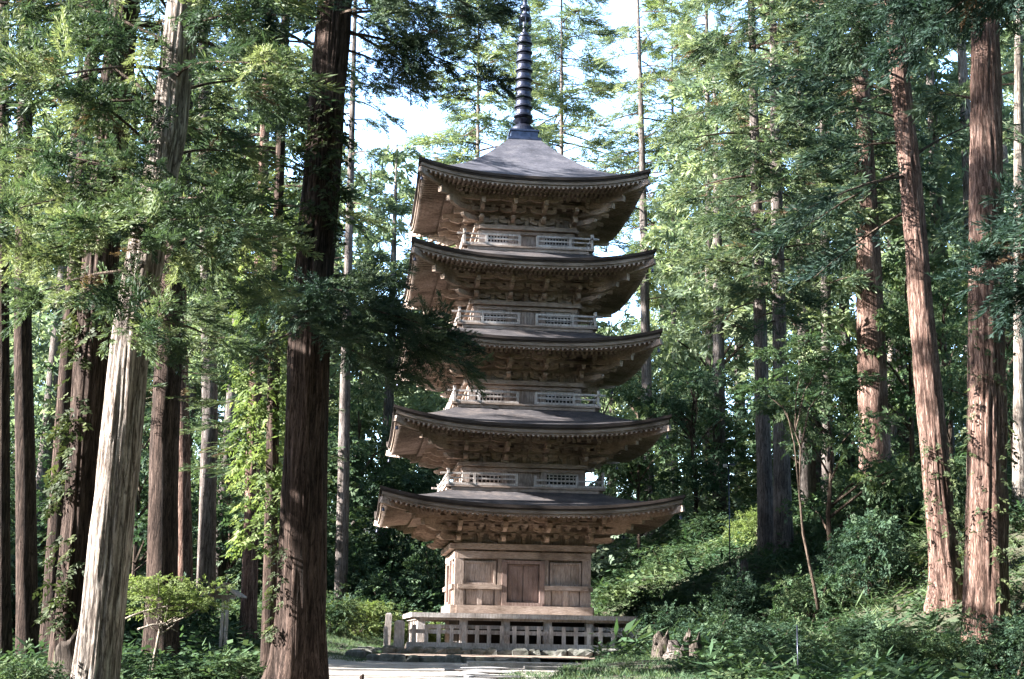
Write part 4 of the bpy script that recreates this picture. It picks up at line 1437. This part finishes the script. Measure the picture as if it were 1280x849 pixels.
# the vine-wrapped cedar behind the massive trunk
vr = cedar('slim cedar wrapped in light yellow green climbing vine behind the massive dark cedar', 27, [(338, 700), (342, 480), (348, 260)], 17, 9, 26, M_BARK, 'sparse', 0.7, M_CED, 22)
Pv = [at(px, py, 27) for px, py in ((338, 700), (342, 480), (348, 260))]
fv = curve_fn(Pv)
ivy(vr, fv, 0.16, np.array(vr.location), zt(338, 690, 27), zt(348, 240, 27), 0, 2 * PI, 1500, M_MAPLE, 0.36, 56, (0.42, 0.25), 0.30, name='vine')

# ------------------------------------------------------------------ broadleaf trees and shrubs
rs = np.random.default_rng(5)


def leafy(mb, blobs, n, ssc, tint, r, kind='broad'):
    """clusters of leaves in the shells of a few ellipsoids (cx,cy,cz,rx,ry,rz)"""
    vol = np.array([b[3] * b[4] + b[3] * b[5] for b in blobs]); cnt = (n * vol / vol.sum()).astype(int)
    for b, k in zip(blobs, cnt):
        d = unit(r.normal(size=(k, 3)))
        rad_ = r.uniform(0.25, 1.0, k) ** 0.45
        lump = 0.75 + 0.5 * vnoise(d[:, 0] * 2.5 + 9 + b[0], d[:, 1] * 2.5 + d[:, 2] * 2.5 + 7, int(abs(b[2] * 10)) + 3)
        p = d * (rad_ * lump)[:, None] * np.array(b[3:6]) + np.array(b[:3])
        dr = np.stack([d[:, 0], d[:, 1], d[:, 2] * 0.3 - 0.1], -1) + r.normal(size=(k, 3)) * [0.5, 0.5, 0.2]
        t = np.clip(tint + r.normal(size=k) * 0.16 + 0.18 * (vnoise(p[:, 0] * 1.2 + 5, p[:, 1] * 1.2 + p[:, 2], 8) - 0.5) * 2, 0.06, 1)
        put_sprays(mb, kind, p, dr, ssc * r.uniform(0.7, 1.3, k), t, r)


def shrub_proto(seed, wide=1.0):
    r = np.random.default_rng(seed)
    mb = MB(); st = MB()
    bl = []
    for i in range(6):
        a = r.uniform(0, 2 * PI); q = r.uniform(0.15, 0.62)
        bl.append((math.cos(a) * q, math.sin(a) * q, r.uniform(0.3, 0.72), r.uniform(0.32, 0.5), r.uniform(0.32, 0.5), r.uniform(0.2, 0.34)))
        st.tube([(0.05 * math.cos(a), 0.05 * math.sin(a), -0.1), (0.5 * bl[-1][0], 0.5 * bl[-1][1], 0.3), (bl[-1][0], bl[-1][1], bl[-1][2] + 0.1)], [0.022, 0.016, 0.008], 5)
    bl.append((0, 0, 0.3, 0.75, 0.75, 0.3))
    leafy(mb, bl, 1000, 0.17, 0.5, r)
    return MB.joined([(mb, M_SHRUB), (st, M_TWIG)], 'foliage')


def tree_proto(seed):
    """layered broadleaf sapling, one unit high, half a unit in radius"""
    r = np.random.default_rng(seed)
    mb = MB(); st = MB()
    st.tube([(0, 0, -0.05), (0.02, 0.01, 0.3), (-0.02, 0.03, 0.6), (0.02, 0, 0.92)], [0.022, 0.017, 0.012, 0.004], 7)
    bl = []
    for i in range(15):
        h = r.uniform(0.3, 0.98); a = i * 2.4 + r.normal() * 0.4
        q = (0.42 * (1 - ((h - 0.5) / 0.62) ** 2) + 0.05) * r.uniform(0.55, 1.1)
        c = np.array([math.cos(a) * q, math.sin(a) * q, h])
        st.tube([(0, 0, h - 0.16), c * [0.5, 0.5, 1] - [0, 0, 0.05], c], [0.009, 0.006, 0.003], 4)
        bl.append((c[0], c[1], c[2], r.uniform(0.14, 0.22), r.uniform(0.14, 0.22), r.uniform(0.035, 0.07)))
    leafy(mb, bl, 1100, 0.085, 0.5, r)
    return st.mesh('trunk', M_TWIG), mb.mesh('crown', M_SHRUB)


SP = [shrub_proto(100 + i) for i in range(5)]
TP = [tree_proto(200 + i) for i in range(4)]


def shrub(label, px, Yd, w, h, mat, v, group=None, sink=0.1):
    x, z = ground_px(px, 740, Yd)
    o = empty('shrub', (x, Yd, z - sink)); tag(o, label, 'shrub', group)
    child('foliage', SP[v], o, mat=mat, scale=(w / 2, w / 2, h), rz=v * 1.3 + px)
    return o


def sapling(label, px, Yd, w, h, mat, v, group=None):
    x, z = ground_px(px, 700, Yd)
    o = empty('broadleaf_tree', (x, Yd, z)); tag(o, label, 'tree', group)
    child('trunk', TP[v][0], o, scale=(w, w, h), rz=v * 2.1 + px)
    child('crown', TP[v][1], o, mat=mat, scale=(w, w, h), rz=v * 2.1 + px)
    return o


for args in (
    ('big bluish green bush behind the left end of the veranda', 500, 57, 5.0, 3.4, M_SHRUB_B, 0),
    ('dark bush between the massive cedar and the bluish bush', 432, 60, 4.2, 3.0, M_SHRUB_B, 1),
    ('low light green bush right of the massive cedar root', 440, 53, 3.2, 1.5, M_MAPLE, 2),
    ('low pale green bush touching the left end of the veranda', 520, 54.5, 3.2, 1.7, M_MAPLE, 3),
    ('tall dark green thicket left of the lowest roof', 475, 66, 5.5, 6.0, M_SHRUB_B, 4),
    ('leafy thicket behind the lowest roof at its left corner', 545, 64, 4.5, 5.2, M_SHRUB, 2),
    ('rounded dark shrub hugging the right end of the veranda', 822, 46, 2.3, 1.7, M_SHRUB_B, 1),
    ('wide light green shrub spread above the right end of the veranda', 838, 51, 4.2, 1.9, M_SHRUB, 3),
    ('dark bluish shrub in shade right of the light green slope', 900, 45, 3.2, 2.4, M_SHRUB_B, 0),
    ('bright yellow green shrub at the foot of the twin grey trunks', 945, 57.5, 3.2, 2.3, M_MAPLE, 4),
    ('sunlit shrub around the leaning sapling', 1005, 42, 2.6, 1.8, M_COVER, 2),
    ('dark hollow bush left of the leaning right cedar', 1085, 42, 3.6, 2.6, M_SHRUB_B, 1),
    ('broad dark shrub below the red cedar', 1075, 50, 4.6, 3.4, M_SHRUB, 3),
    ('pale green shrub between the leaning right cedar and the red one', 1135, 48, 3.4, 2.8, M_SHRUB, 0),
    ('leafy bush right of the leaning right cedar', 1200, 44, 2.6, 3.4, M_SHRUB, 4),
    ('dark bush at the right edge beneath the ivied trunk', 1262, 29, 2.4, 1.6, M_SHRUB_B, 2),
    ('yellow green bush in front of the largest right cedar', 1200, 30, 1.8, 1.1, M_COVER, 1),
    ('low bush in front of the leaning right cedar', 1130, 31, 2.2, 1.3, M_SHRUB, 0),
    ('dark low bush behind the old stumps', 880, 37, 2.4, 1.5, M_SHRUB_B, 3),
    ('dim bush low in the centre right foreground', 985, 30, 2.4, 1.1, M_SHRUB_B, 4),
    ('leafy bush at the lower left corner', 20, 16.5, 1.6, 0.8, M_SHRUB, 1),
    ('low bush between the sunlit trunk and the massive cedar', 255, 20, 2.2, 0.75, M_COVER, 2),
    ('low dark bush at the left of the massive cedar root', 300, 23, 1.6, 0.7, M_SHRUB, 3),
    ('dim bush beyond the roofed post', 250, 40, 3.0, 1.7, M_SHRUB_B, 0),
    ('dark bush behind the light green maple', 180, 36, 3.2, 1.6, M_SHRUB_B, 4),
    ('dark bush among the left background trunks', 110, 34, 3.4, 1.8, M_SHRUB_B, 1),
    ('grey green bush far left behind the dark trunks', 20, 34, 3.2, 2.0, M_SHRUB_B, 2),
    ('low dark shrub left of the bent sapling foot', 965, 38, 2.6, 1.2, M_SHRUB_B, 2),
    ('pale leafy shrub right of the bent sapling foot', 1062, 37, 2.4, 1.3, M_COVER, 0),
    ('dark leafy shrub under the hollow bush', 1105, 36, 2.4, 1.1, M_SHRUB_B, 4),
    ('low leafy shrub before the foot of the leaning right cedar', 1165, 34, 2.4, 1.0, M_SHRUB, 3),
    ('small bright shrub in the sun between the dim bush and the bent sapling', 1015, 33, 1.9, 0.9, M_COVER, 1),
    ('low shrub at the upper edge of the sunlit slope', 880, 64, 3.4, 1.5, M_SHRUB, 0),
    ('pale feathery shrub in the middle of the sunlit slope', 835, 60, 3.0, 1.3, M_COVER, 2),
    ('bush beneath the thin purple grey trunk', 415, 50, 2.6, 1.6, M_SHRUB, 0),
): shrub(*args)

for args in (
    ('leafy tree right of the second storey roof with pale layered leaves', 800, 66, 4.5, 7.5, M_SHRUB, 0),
    ('leafy tree close behind the right ends of the middle roofs', 752, 68, 5.0, 9.5, M_SHRUB, 1),
    ('dense leafy tree filling the gap left of the twin grey trunks', 870, 69, 6.0, 8.5, M_SHRUB_B, 2),
    ('maple with dark layered leaves above the bent sapling trunk', 1040, 46, 4.6, 7.0, M_SHRUB, 3),
    ('light leaved tree behind the narrow shaded trunk', 1010, 66, 6.5, 10, M_COVER, 0),
    ('light leaved tree right of the red cedar', 1140, 64, 6.0, 10, M_COVER, 1),
    ('leafy tree in the far gap beside the largest right cedar', 1190, 58, 5.0, 9, M_SHRUB, 2),
    ('leafy tree behind the ivied trunk at the right edge', 1270, 48, 4.5, 8, M_SHRUB, 3),
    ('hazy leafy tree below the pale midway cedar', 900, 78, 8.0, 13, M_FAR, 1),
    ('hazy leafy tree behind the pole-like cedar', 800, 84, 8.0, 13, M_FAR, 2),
    ('broad leafy tree left of the second roof', 520, 68, 6.0, 9.0, M_SHRUB_B, 3),
    ('leafy tree behind the thin purple grey trunk', 440, 74, 7.0, 11.0, M_SHRUB, 0),
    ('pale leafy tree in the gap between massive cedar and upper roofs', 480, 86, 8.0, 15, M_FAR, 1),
    ('dark leafy tree deep behind the vine', 370, 64, 6.0, 9.0, M_SHRUB_B, 2),
    ('sunlit leafy tree deep behind the light green maple', 285, 62, 5.0, 8.0, M_COVER, 3),
    ('shaded leafy tree deep behind the thick dark trunk', 165, 58, 5.5, 8.0, M_SHRUB_B, 0),
): sapling(*args)

# ---- the light green maple in front of the roofed post
rm = np.random.default_rng(9)
mx_, mz = ground_px(191, 790, 25.0)
mo = empty('maple_sapling', (mx_, 25.0, mz)); tag(mo, 'small maple with bright light green layered leaves and pale thin trunk', 'tree')
mb = MB()
mb.tube([(0, 0, -0.1), (0.0, 0, 0.35), (0.05, 0, 0.75), (0.09, 0, 1.02)], [0.036, 0.030, 0.026, 0.020], 8)
tips = []
for i in range(11):
    a = i * 2.4; q = rm.uniform(0.3, 0.85)
    tp = (0.09 + math.cos(a) * q, math.sin(a) * q * 0.9, 1.05 + rm.uniform(0.1, 0.62))
    tips.append(tp)
    s_ = rm.uniform(0.75, 1.0)
    mb.tube([(0.06 + 0.03 * s_, 0, s_), (0.09 + math.cos(a) * q * 0.5, math.sin(a) * q * 0.45, s_ + 0.16), tp], [0.016, 0.011, 0.005], 5)
for dx in (-0.12, 0.05):
    mb.tube([(dx, 0.02, -0.1), (dx * 0.4, 0, 0.3)], [0.014, 0.01], 5)
mb.build('trunk', M_TWIG_PALE, mo, True)
mb = MB()
leafy(mb, [(x, y, z, rm.uniform(0.28, 0.45), rm.uniform(0.28, 0.42), 0.07) for x, y, z in tips] + [(0.1, 0, 1.42, 0.8, 0.7, 0.16), (0.05, 0, 1.66, 0.55, 0.5, 0.13), (0.0, 0, 1.15, 0.5, 0.5, 0.1)], 900, 0.15, 0.5, rm)
mb.build('crown', M_MAPLE, mo)


def fallen(label, pts, Yd, r0):
    P = np.array([at(px, py, Yd + dy) for px, py, dy in pts])
    o = empty('fallen_branch', P[0]); tag(o, label, 'branch')
    from_ = P - P[0]
    t = np.linspace(0, 1, 12); k = np.linspace(0, 1, len(P))
    C = np.stack([np.interp(t, k, from_[:, c]) for c in range(3)], -1)
    mb = MB(); mb.tube(C, r0 * (1 - 0.6 * t), 6); mb.build('branch', M_TWIG_PALE, o, True)
    mb = MB(); mb.tube([C[5], C[5] + [0.05, 0, 0.14]], [r0 * 0.6, r0 * 0.2], 5); mb.tube([C[8], C[8] + [0.10, 0.05, 0.08]], [r0 * 0.5, r0 * 0.2], 5); mb.build('twig', M_TWIG_PALE, o, True)


fallen('pale bent fallen branch crossing the maple trunk, upper one', [(150, 776, 0), (180, 764, 0), (215, 757, 0.1), (240, 755, 0.3), (256, 761, 0.5)], 24.6, 0.022)
fallen('pale arched fallen branch at the maple foot, lower one', [(172, 787, 0), (190, 781, 0), (205, 780, 0), (222, 790, 0.1)], 24.6, 0.022)

# ---- small leaf plant left of the roofed post
# ---- bent sapling on the right slope
pts = [at(px, py, 40.0) for px, py in ((1018, 735), (1004, 668), (999, 615), (1001, 560), (994, 540))]
o = empty('bent_sapling', pts[0]); tag(o, 'bent slender sapling trunk, sunlit at its foot, in front of the twin grey trunks', 'tree')
C = np.array(pts) - pts[0]
mb = MB(); mb.tube(np.vstack([[0.1, 0, -0.6], C, C[-1] + [0.3, 0, 1.2], C[-1] + [0.9, 0.2, 2.1]]), [0.058, 0.048, 0.038, 0.032, 0.028, 0.025, 0.018, 0.010], 8)
for (i, e_) in ((2, (-0.3, 0, 2.3)), (3, (0.8, 0.1, 1.9)), (4, (-0.9, 0.1, 1.2)), (4, (0.2, 0.1, 1.7))):
    mb.tube([C[i], C[i] + np.array(e_) * [0.35, 1, 0.6], C[i] + np.array(e_)], [0.03, 0.022, 0.008], 5)
mb.build('trunk', M_TWIG, o, True)
mb = MB()
leafy(mb, [(C[-1][0] + dx, dy, C[-1][2] + dz, 0.75, 0.6, 0.13) for dx, dy, dz in ((-0.9, 0, 1.3), (0.2, 0.1, 1.8), (1.0, 0.2, 2.2), (0.5, -0.3, 2.7), (-0.4, 0.3, 2.4), (1.7, 0, 1.6), (0.9, 0.2, 1.2))], 1100, 0.26, 0.42, rs)
mb.build('crown', M_SHRUB, o)

# ---- roofed wooden post
rx, rz_ = ground_px(278, 785, 36.0)
ro = empty('roofed_post', (rx, 36.0, rz_)); tag(ro, 'small weathered wooden post with a gabled roof among the left trunks', 'post')
zc = at(278, 745, 36.0)[2] - rz_
for dx in (-0.055, 0.055):
    mb = MB(); mb.box((dx, 0, zc / 2 - 0.1), (0.075, 0.1, zc + 0.2)); mb.build('post', M_GREY, ro)
mb = MB()
for s_ in (-1, 1):
    mb.beam((0, -0.35, zc + 0.22), (s_ * 0.42, -0.35, zc - 0.03), 0.02, 0.04)
    V = np.array([(0, -0.42, zc + 0.24), (0, 0.42, zc + 0.24), (s_ * 0.46, 0.42, zc - 0.04), (s_ * 0.46, -0.42, zc - 0.04)])
    V2 = V + [0, 0, 0.045]
    mb.hexa(np.vstack([V, V2]) if s_ < 0 else np.vstack([V[::-1], V2[::-1]]))
rf = mb.build('roof', M_GREY, ro)
mb = MB(); mb.beam((0, -0.45, zc + 0.30), (0, 0.45, zc + 0.30), 0.1, 0.06); mb.build('ridge', M_BEAM, rf)
mb = MB(); mb.box((0, 0, zc - 0.02), (0.5, 0.12, 0.1)); mb.build('cross_beam', M_GREY, ro)


# ---- stumps
def stump(label, px, Yd, w, h, bark, seed, spikes=3, lean=0.0, name='tree_stump', cat='stump', segs=20):
    x, z = ground_px(px, 830, Yd)
    o = empty(name, (x, Yd, z)); tag(o, label, cat)
    r = np.random.default_rng(seed)
    th = np.linspace(0, 2 * PI, segs, endpoint=False)
    top = h * (0.72 + 0.28 * np.cos(th * spikes * 0.5 + r.uniform(0, 6)) * r.uniform(0.7, 1, segs) + r.uniform(-0.06, 0.06, segs))
    rows = []
    for q in np.linspace(-0.12, 1, 14):
        rr = w / 2 * (1 + 0.35 * math.exp(-max(q, 0) * 5) - 0.15 * q) * (0.8 + 0.45 * vnoise(th / (2 * PI) * 9, np.full(segs, q * 3.0), seed, 9))
        rows.append(np.stack([rr * np.cos(th) + lean * q * h, rr * np.sin(th), q * top], -1))
    inner = np.stack([0.55 * w / 2 * np.cos(th) + lean * h * 0.8, 0.55 * w / 2 * np.sin(th), top * 0.86], -1)
    rows.append(inner)
    V = np.vstack(rows); n = len(rows)
    i = np.arange(n - 1)[:, None] * segs; j = np.arange(segs)[None, :]; j2 = (j + 1) % segs
    Q = np.stack([i + j, i + j2, i + segs + j2, i + segs + j], -1).reshape(-1, 4)
    V = np.vstack([V, [[lean * h * 0.7, 0, h * 0.5]]]); j = np.arange(segs)
    T_ = np.stack([(n - 1) * segs + j, (n - 1) * segs + (j + 1) % segs, np.full(segs, n * segs)], -1)
    mb = MB(); mb.add(V, Q, T_, 0.6); mb.build('trunk', bark, o, True)
    return o


stump('tall mossy broken stump before the ivied left trunk', 77, 17.6, 0.40, 1.25, M_BARK_MOSS, 61, 1, 0.02)
stump('leftmost of the old stumps right of the path, split with a pale edge', 828, 31.5, 0.40, 0.66, M_BARK_MOSS, 62, 3, -0.05)
stump('lowest grey stump in the middle of the stump cluster', 848, 31.0, 0.55, 0.50, M_BARK_GREY, 63, 3)
stump('slender pale stump standing upright in the stump cluster', 858, 31.8, 0.20, 0.74, M_BARK_MOSS, 64, 2, 0.02)
stump('rightmost dark knobby stump of the cluster beside the path', 871, 30.2, 0.28, 0.66, M_BARK_MOSS, 65, 2, -0.06)
stump('small whitish broken stump at the foot of the massive cedar', 298, 20.5, 0.22, 0.34, M_BARK_PALE, 66, 2)
stump('thin black leaning stub beside the whitish stump', 288, 20.6, 0.09, 0.62, M_BARK, 67, 1, 0.25)
stump('short dark stake at the near edge of the gravel path', 452, 24.0, 0.09, 0.24, M_BARK, 68, 1, 0, 'wooden_stake', 'stake', 10)
stump('grey stone-like snag below the thin metal pole on the slope', 929, 50.0, 0.42, 1.3, M_BARK_GREY, 69, 1)

# ---- thin poles
px_, pz_ = ground_px(913, 690, 50.0)
po = empty('metal_pole', (px_, 50.0, pz_)); tag(po, 'thin dark metal pole with a small whitish lamp head on the right slope', 'lamp pole')
hp = at(913, 582, 50.0)[2] - pz_
mb = MB(); mb.tube([(0, 0, -0.2), (0, 0, hp)], 0.024, 8); mb.build('pole', M_BRONZE, po, True)
mb = MB(); mb.box((0.08, 0, hp + 0.03), (0.30, 0.12, 0.07)); mb.build('lamp_head', M_BRONZE, po)
mb = MB(); mb.box((-0.12, 0, hp - 0.01), (0.14, 0.12, 0.12)); mb.build('sensor_box', M_GRAVEL, po)
px_, pz_ = ground_px(998, 840, 22.0)
po = empty('thin_stake', (px_, 22.0, pz_)); tag(po, 'thin dark stake standing in the ground cover at the lower right', 'stake')
mb = MB(); mb.tube([(0, 0, -0.2), (0, 0, 0.85)], 0.011, 6); mb.build('rod', M_BRONZE, po, True)

# ------------------------------------------------------------------ ground cover (stuff)


def scatter(n, y0, y1, r, w=0.45, ypow=1.0):
    y = y0 + (y1 - y0) * r.uniform(0, 1, n) ** ypow
    x = r.uniform(-1, 1, n) * (w * y + 2)
    return x, y


def covered(x, y, pad=0.15):
    xl, xr = path_x(y)
    on = (x > xl - pad) & (x < xr + pad) & (y < 42)
    lx = (x - PC[0]) * math.cos(YAW) + (y - PC[1]) * math.sin(YAW); ly = -(x - PC[0]) * math.sin(YAW) + (y - PC[1]) * math.cos(YAW)
    on |= (np.abs(lx) < 4.5) & (ly > -5.2) & (ly < 4.5)
    on |= (lx > -5.8) & (lx < 3.2) & (ly <= -4.4) & (ly > -9.9)
    on |= (x > -6.8) & (x < -3.9) & (y > 36) & (y < 56)
    return on


rg = np.random.default_rng(99)
mb = MB()
for kind, n, y0, y1, sc, yp in (('herb', 5200, 12, 30, 0.30, 1.0), ('fern', 2000, 12, 32, 0.46, 1.0), ('sasa', 1500, 12, 34, 0.46, 1.0),
                                ('herb', 15000, 28, 62, 0.38, 0.9), ('fern', 3600, 30, 64, 0.5, 0.9), ('sasa', 1800, 34, 66, 0.8, 1.0), ('herb', 11000, 56, 95, 0.6, 0.9), ('fern', 2200, 55, 90, 0.8, 0.9), ('grass', 3000, 40, 72, 0.5, 1.0), ('herb', 22000, 46, 72, 0.30, 1.0)):
    x, y = scatter(n, y0, y1, rg, 0.42, yp)
    dens = vnoise(x * 0.45, y * 0.45, {'herb': 1, 'fern': 2, 'sasa': 3, 'grass': 4}[kind])
    keep = ~covered(x, y, 0.3) & (dens > {'herb': 0.08, 'fern': 0.3, 'sasa': 0.5, 'grass': 0.1}[kind])
    if sc == 0.30 and y0 == 46: keep &= x > 2.5
    if kind == 'sasa': keep &= (x > 2.5) | (x < -3.5)
    if kind == 'grass': keep &= (x > 3.5)
    xl, xr = path_x(y)
    bank = (x > xr) & (x < xr + 2.6) & (y < 37)
    keep &= ~bank | ((kind == 'herb') & (rg.uniform(0, 1, len(x)) < 0.5))
    x, y, bank = x[keep], y[keep], bank[keep]
    z = ground(x, y) - 0.02
    t = np.clip(0.2 + 0.55 * vnoise(x * 0.35, y * 0.35, 17) + rg.normal(size=len(x)) * 0.12 + (0.2 if kind == 'grass' else 0), 0.07, 1)
    put_sprays(mb, kind, np.stack([x, y, z], -1), np.ones((len(x), 3)), np.where(bank, 0.45, 1.0) * sc * rg.uniform(0.5, 1.4, len(x)) * (0.55 + 1.0 * vnoise(x * 0.9, y * 0.9, 31)), t, rg, upright=True)
tag(mb.build('ground_cover', M_COVER), 'green ground cover of ferns, bamboo grass and herbs on the forest floor', 'ground cover', kind='stuff')
# short grass by the path and at the left of the pagoda
mb = MB()
x, y = scatter(9000, 14, 44, rg, 0.16)
xl, xr = path_x(y)
keep = (((x > xr + 0.02) & (x < xr + 2.5)) | ((x < xl - 0.02) & (x > xl - 1.2))) & ~covered(x, y, 0.0)
x, y = x[keep], y[keep]
x2 = rg.uniform(-7, -3.9, 2500); y2 = rg.uniform(38, 56, 2500)
x3 = rg.uniform(-0.1, 1.0, 500); y3 = rg.uniform(19, 32, 500)
x, y = np.concatenate([x, x2, x3]), np.concatenate([y, y2, y3])
put_sprays(mb, 'grass', np.stack([x, y, ground(x, y)], -1), np.ones((len(x), 3)), 0.14 * rg.uniform(0.6, 1.4, len(x)), np.clip(0.5 + rg.normal(size=len(x)) * 0.2, 0.07, 1), rg, upright=True)
tag(mb.build('short_grass', M_COVER), 'short grass along the path edges', 'grass', kind='stuff')

# fallen needles and twigs on the path
mb = MB()
n_ = 1600
y = rg.uniform(15, 40, n_); xl, xr = path_x(y)
q = rg.beta(0.7, 0.7, n_)
x = xl + (xr - xl) * q
az = rg.uniform(0, 2 * PI, n_)
d = np.stack([np.cos(az), np.sin(az), np.zeros(n_)], -1)
P = np.stack([x, y, ground(x, y) + 0.036 + 0.01 * rg.uniform(0, 1, n_)], -1)
L_ = rg.uniform(0.05, 0.22, n_)[:, None]; w_ = np.stack([-d[:, 1], d[:, 0], np.zeros(n_)], -1) * rg.uniform(0.006, 0.03, n_)[:, None]
V = np.stack([P - d * L_ / 2, P + w_, P + d * L_ / 2, P - w_], 1).reshape(-1, 3)
mb.add(V, np.arange(n_ * 4).reshape(-1, 4), tint=np.repeat(rg.uniform(0.2, 1, n_), 4))
tag(mb.build('leaf_litter', M_TWIG), 'fallen cedar needles and twigs on the gravel path', 'leaf litter', kind='stuff')

# ------------------------------------------------------------------ the far forest reads as one mass (stuff)
rf_ = np.random.default_rng(123)
mw, ml = MB(), MB()


def far_tree(x, y, H, R, z0, nb, n, ssc, tint):
    zb = gz(x, y)
    def f(z):
        z = np.asarray(z, float); return np.stack([np.full_like(z, x), np.full_like(z, y), z], -1)
    mw.tube([(x, y, zb - 0.5), (x + 0.1, y, zb + H * 0.5), (x, y, zb + H)], [0.4, 0.28, 0.05], 8)
    cedar_crown(None, ml, f, zb + z0, zb + H, R, nb, 'far', rf_, n, ssc, (tint, 0.2), brown=0.0)


# farther rows
for i in range(64):
    y = rf_.uniform(98, 150); x = rf_.uniform(-0.48, 0.48) * y
    px = 640 + x / y * F_PX
    H = rf_.uniform(26, 36)
    if 460 < px < 570 or 690 < px < 830: H *= 0.5
    far_tree(x, y, H, rf_.uniform(3.5, 5.0), rf_.uniform(4, 12), 48, 14, 1.5, rf_.uniform(0.4, 0.75))
# nearer rows at both sides
for (a, b_, n_) in ((-0.44, -0.09, 20), (0.14, 0.44, 16)):
    for i in range(n_):
        y = rf_.uniform(62, 96); x = (a + (b_ - a) * (i + rf_.uniform(0, 1)) / n_) * y
        far_tree(x, y, rf_.uniform(25, 33), rf_.uniform(3.2, 4.4), rf_.uniform(5, 12), 62, 16, 1.2, rf_.uniform(0.35, 0.7))
# the same forest goes on behind the viewer, beyond the right edge and, farther off, beyond the left edge
for i in range(36):
    y = -6 - 34 * rf_.uniform(0, 1); x = -46 + 92 * (i + rf_.uniform(0, 1)) / 36
    far_tree(x, y, rf_.uniform(24, 34), rf_.uniform(4.5, 5.5), rf_.uniform(2, 4), 60, 18, 2.2, 0.4)
for i in range(16):
    y = rf_.uniform(-2, 58); x = 0.40 * y + 7 + rf_.uniform(3, 22)
    far_tree(x, y, rf_.uniform(24, 33), rf_.uniform(4.5, 5.5), rf_.uniform(2, 4), 60, 18, 2.2, 0.4)
for i in range(44):
    y = -20 + 110 * (i + rf_.uniform(0, 1)) / 44; d = rf_.uniform(44, 80)
    x = -6 - d - 0.1 * max(0, y - 40)
    far_tree(x, y, 0.41 * d * rf_.uniform(0.92, 1.04), rf_.uniform(4.5, 5.5), 0.5, 45, 18, 2.4, 0.4)  # unseen; height held under the sun's rays while screening low sky
# low leafy trees, unseen, added to shade the left background trunks
for i in range(3):
    y = 33.0 + 3.5 * i / 2 + rf_.uniform(-0.6, 0.6); x = -(0.37 * y + rf_.uniform(2.5, 6))
    far_tree(x, y, rf_.uniform(8, 10.5), rf_.uniform(2.4, 3.0), 0.6, 46, 16, 1.3, 0.3)
# unseen crowns added at left to break the sun, one on the massive trunk
for x, y, H, R_, z0, nb, n in ((-12.6, 21.4, 16, 2.6, 6.8, 80, 22), (-17, 42.0, 30, 2.4, 16, 22, 12)):
    far_tree(x, y, H, R_, z0, nb, n, 1.0, 0.4)
# undergrowth mass below the far trees
for i in range(140):
    y = rf_.uniform(66, 120); x = rf_.uniform(-0.46, 0.46) * y
    zb = gz(x, y); w = rf_.uniform(2.0, 4.0); h = rf_.uniform(1.5, 4.5)
    leafy(ml, [(x, y, zb + h * 0.4, w, w, h * 0.6)], 110, 0.8, rf_.uniform(0.3, 0.6), rf_)
mu = MB()
for i in range(64):
    y = rf_.uniform(57, 86); x = (-0.40 + 0.29 * (i + rf_.uniform(0, 1)) / 64) * y
    zb = gz(x, y); w = rf_.uniform(1.6, 2.8); h = rf_.uniform(3, 9)
    leafy(mu, [(x, y, zb + h * 0.45, w, w, h * 0.55), (x + rf_.normal(), y, zb + h * 0.8, w * 0.7, w * 0.7, h * 0.3)], 260, 0.62, rf_.uniform(0.25, 0.6), rf_)
for i in range(30):
    y = rf_.uniform(70, 96); x = (0.13 + 0.27 * (i + rf_.uniform(0, 1)) / 30) * y
    zb = gz(x, y); w = rf_.uniform(2.0, 3.2); h = rf_.uniform(4, 10)
    leafy(mu, [(x, y, zb + h * 0.45, w, w, h * 0.55)], 230, 0.75, rf_.uniform(0.3, 0.7), rf_)
tag(mu.build('understorey', M_SHRUB), 'dark leafy understorey between the far trunks', 'undergrowth', kind='stuff')
tag(mw.build('forest_trunks', M_BARK_GREY, smooth=True), 'far cedar trunks of the forest that closes the view, with those of unseen trees added for shade', 'forest', kind='stuff')
tag(ml.build('cedar_forest', M_FAR), 'far cedar forest that closes the view behind the pagoda, with unseen crowns added for shade', 'forest', kind='stuff')
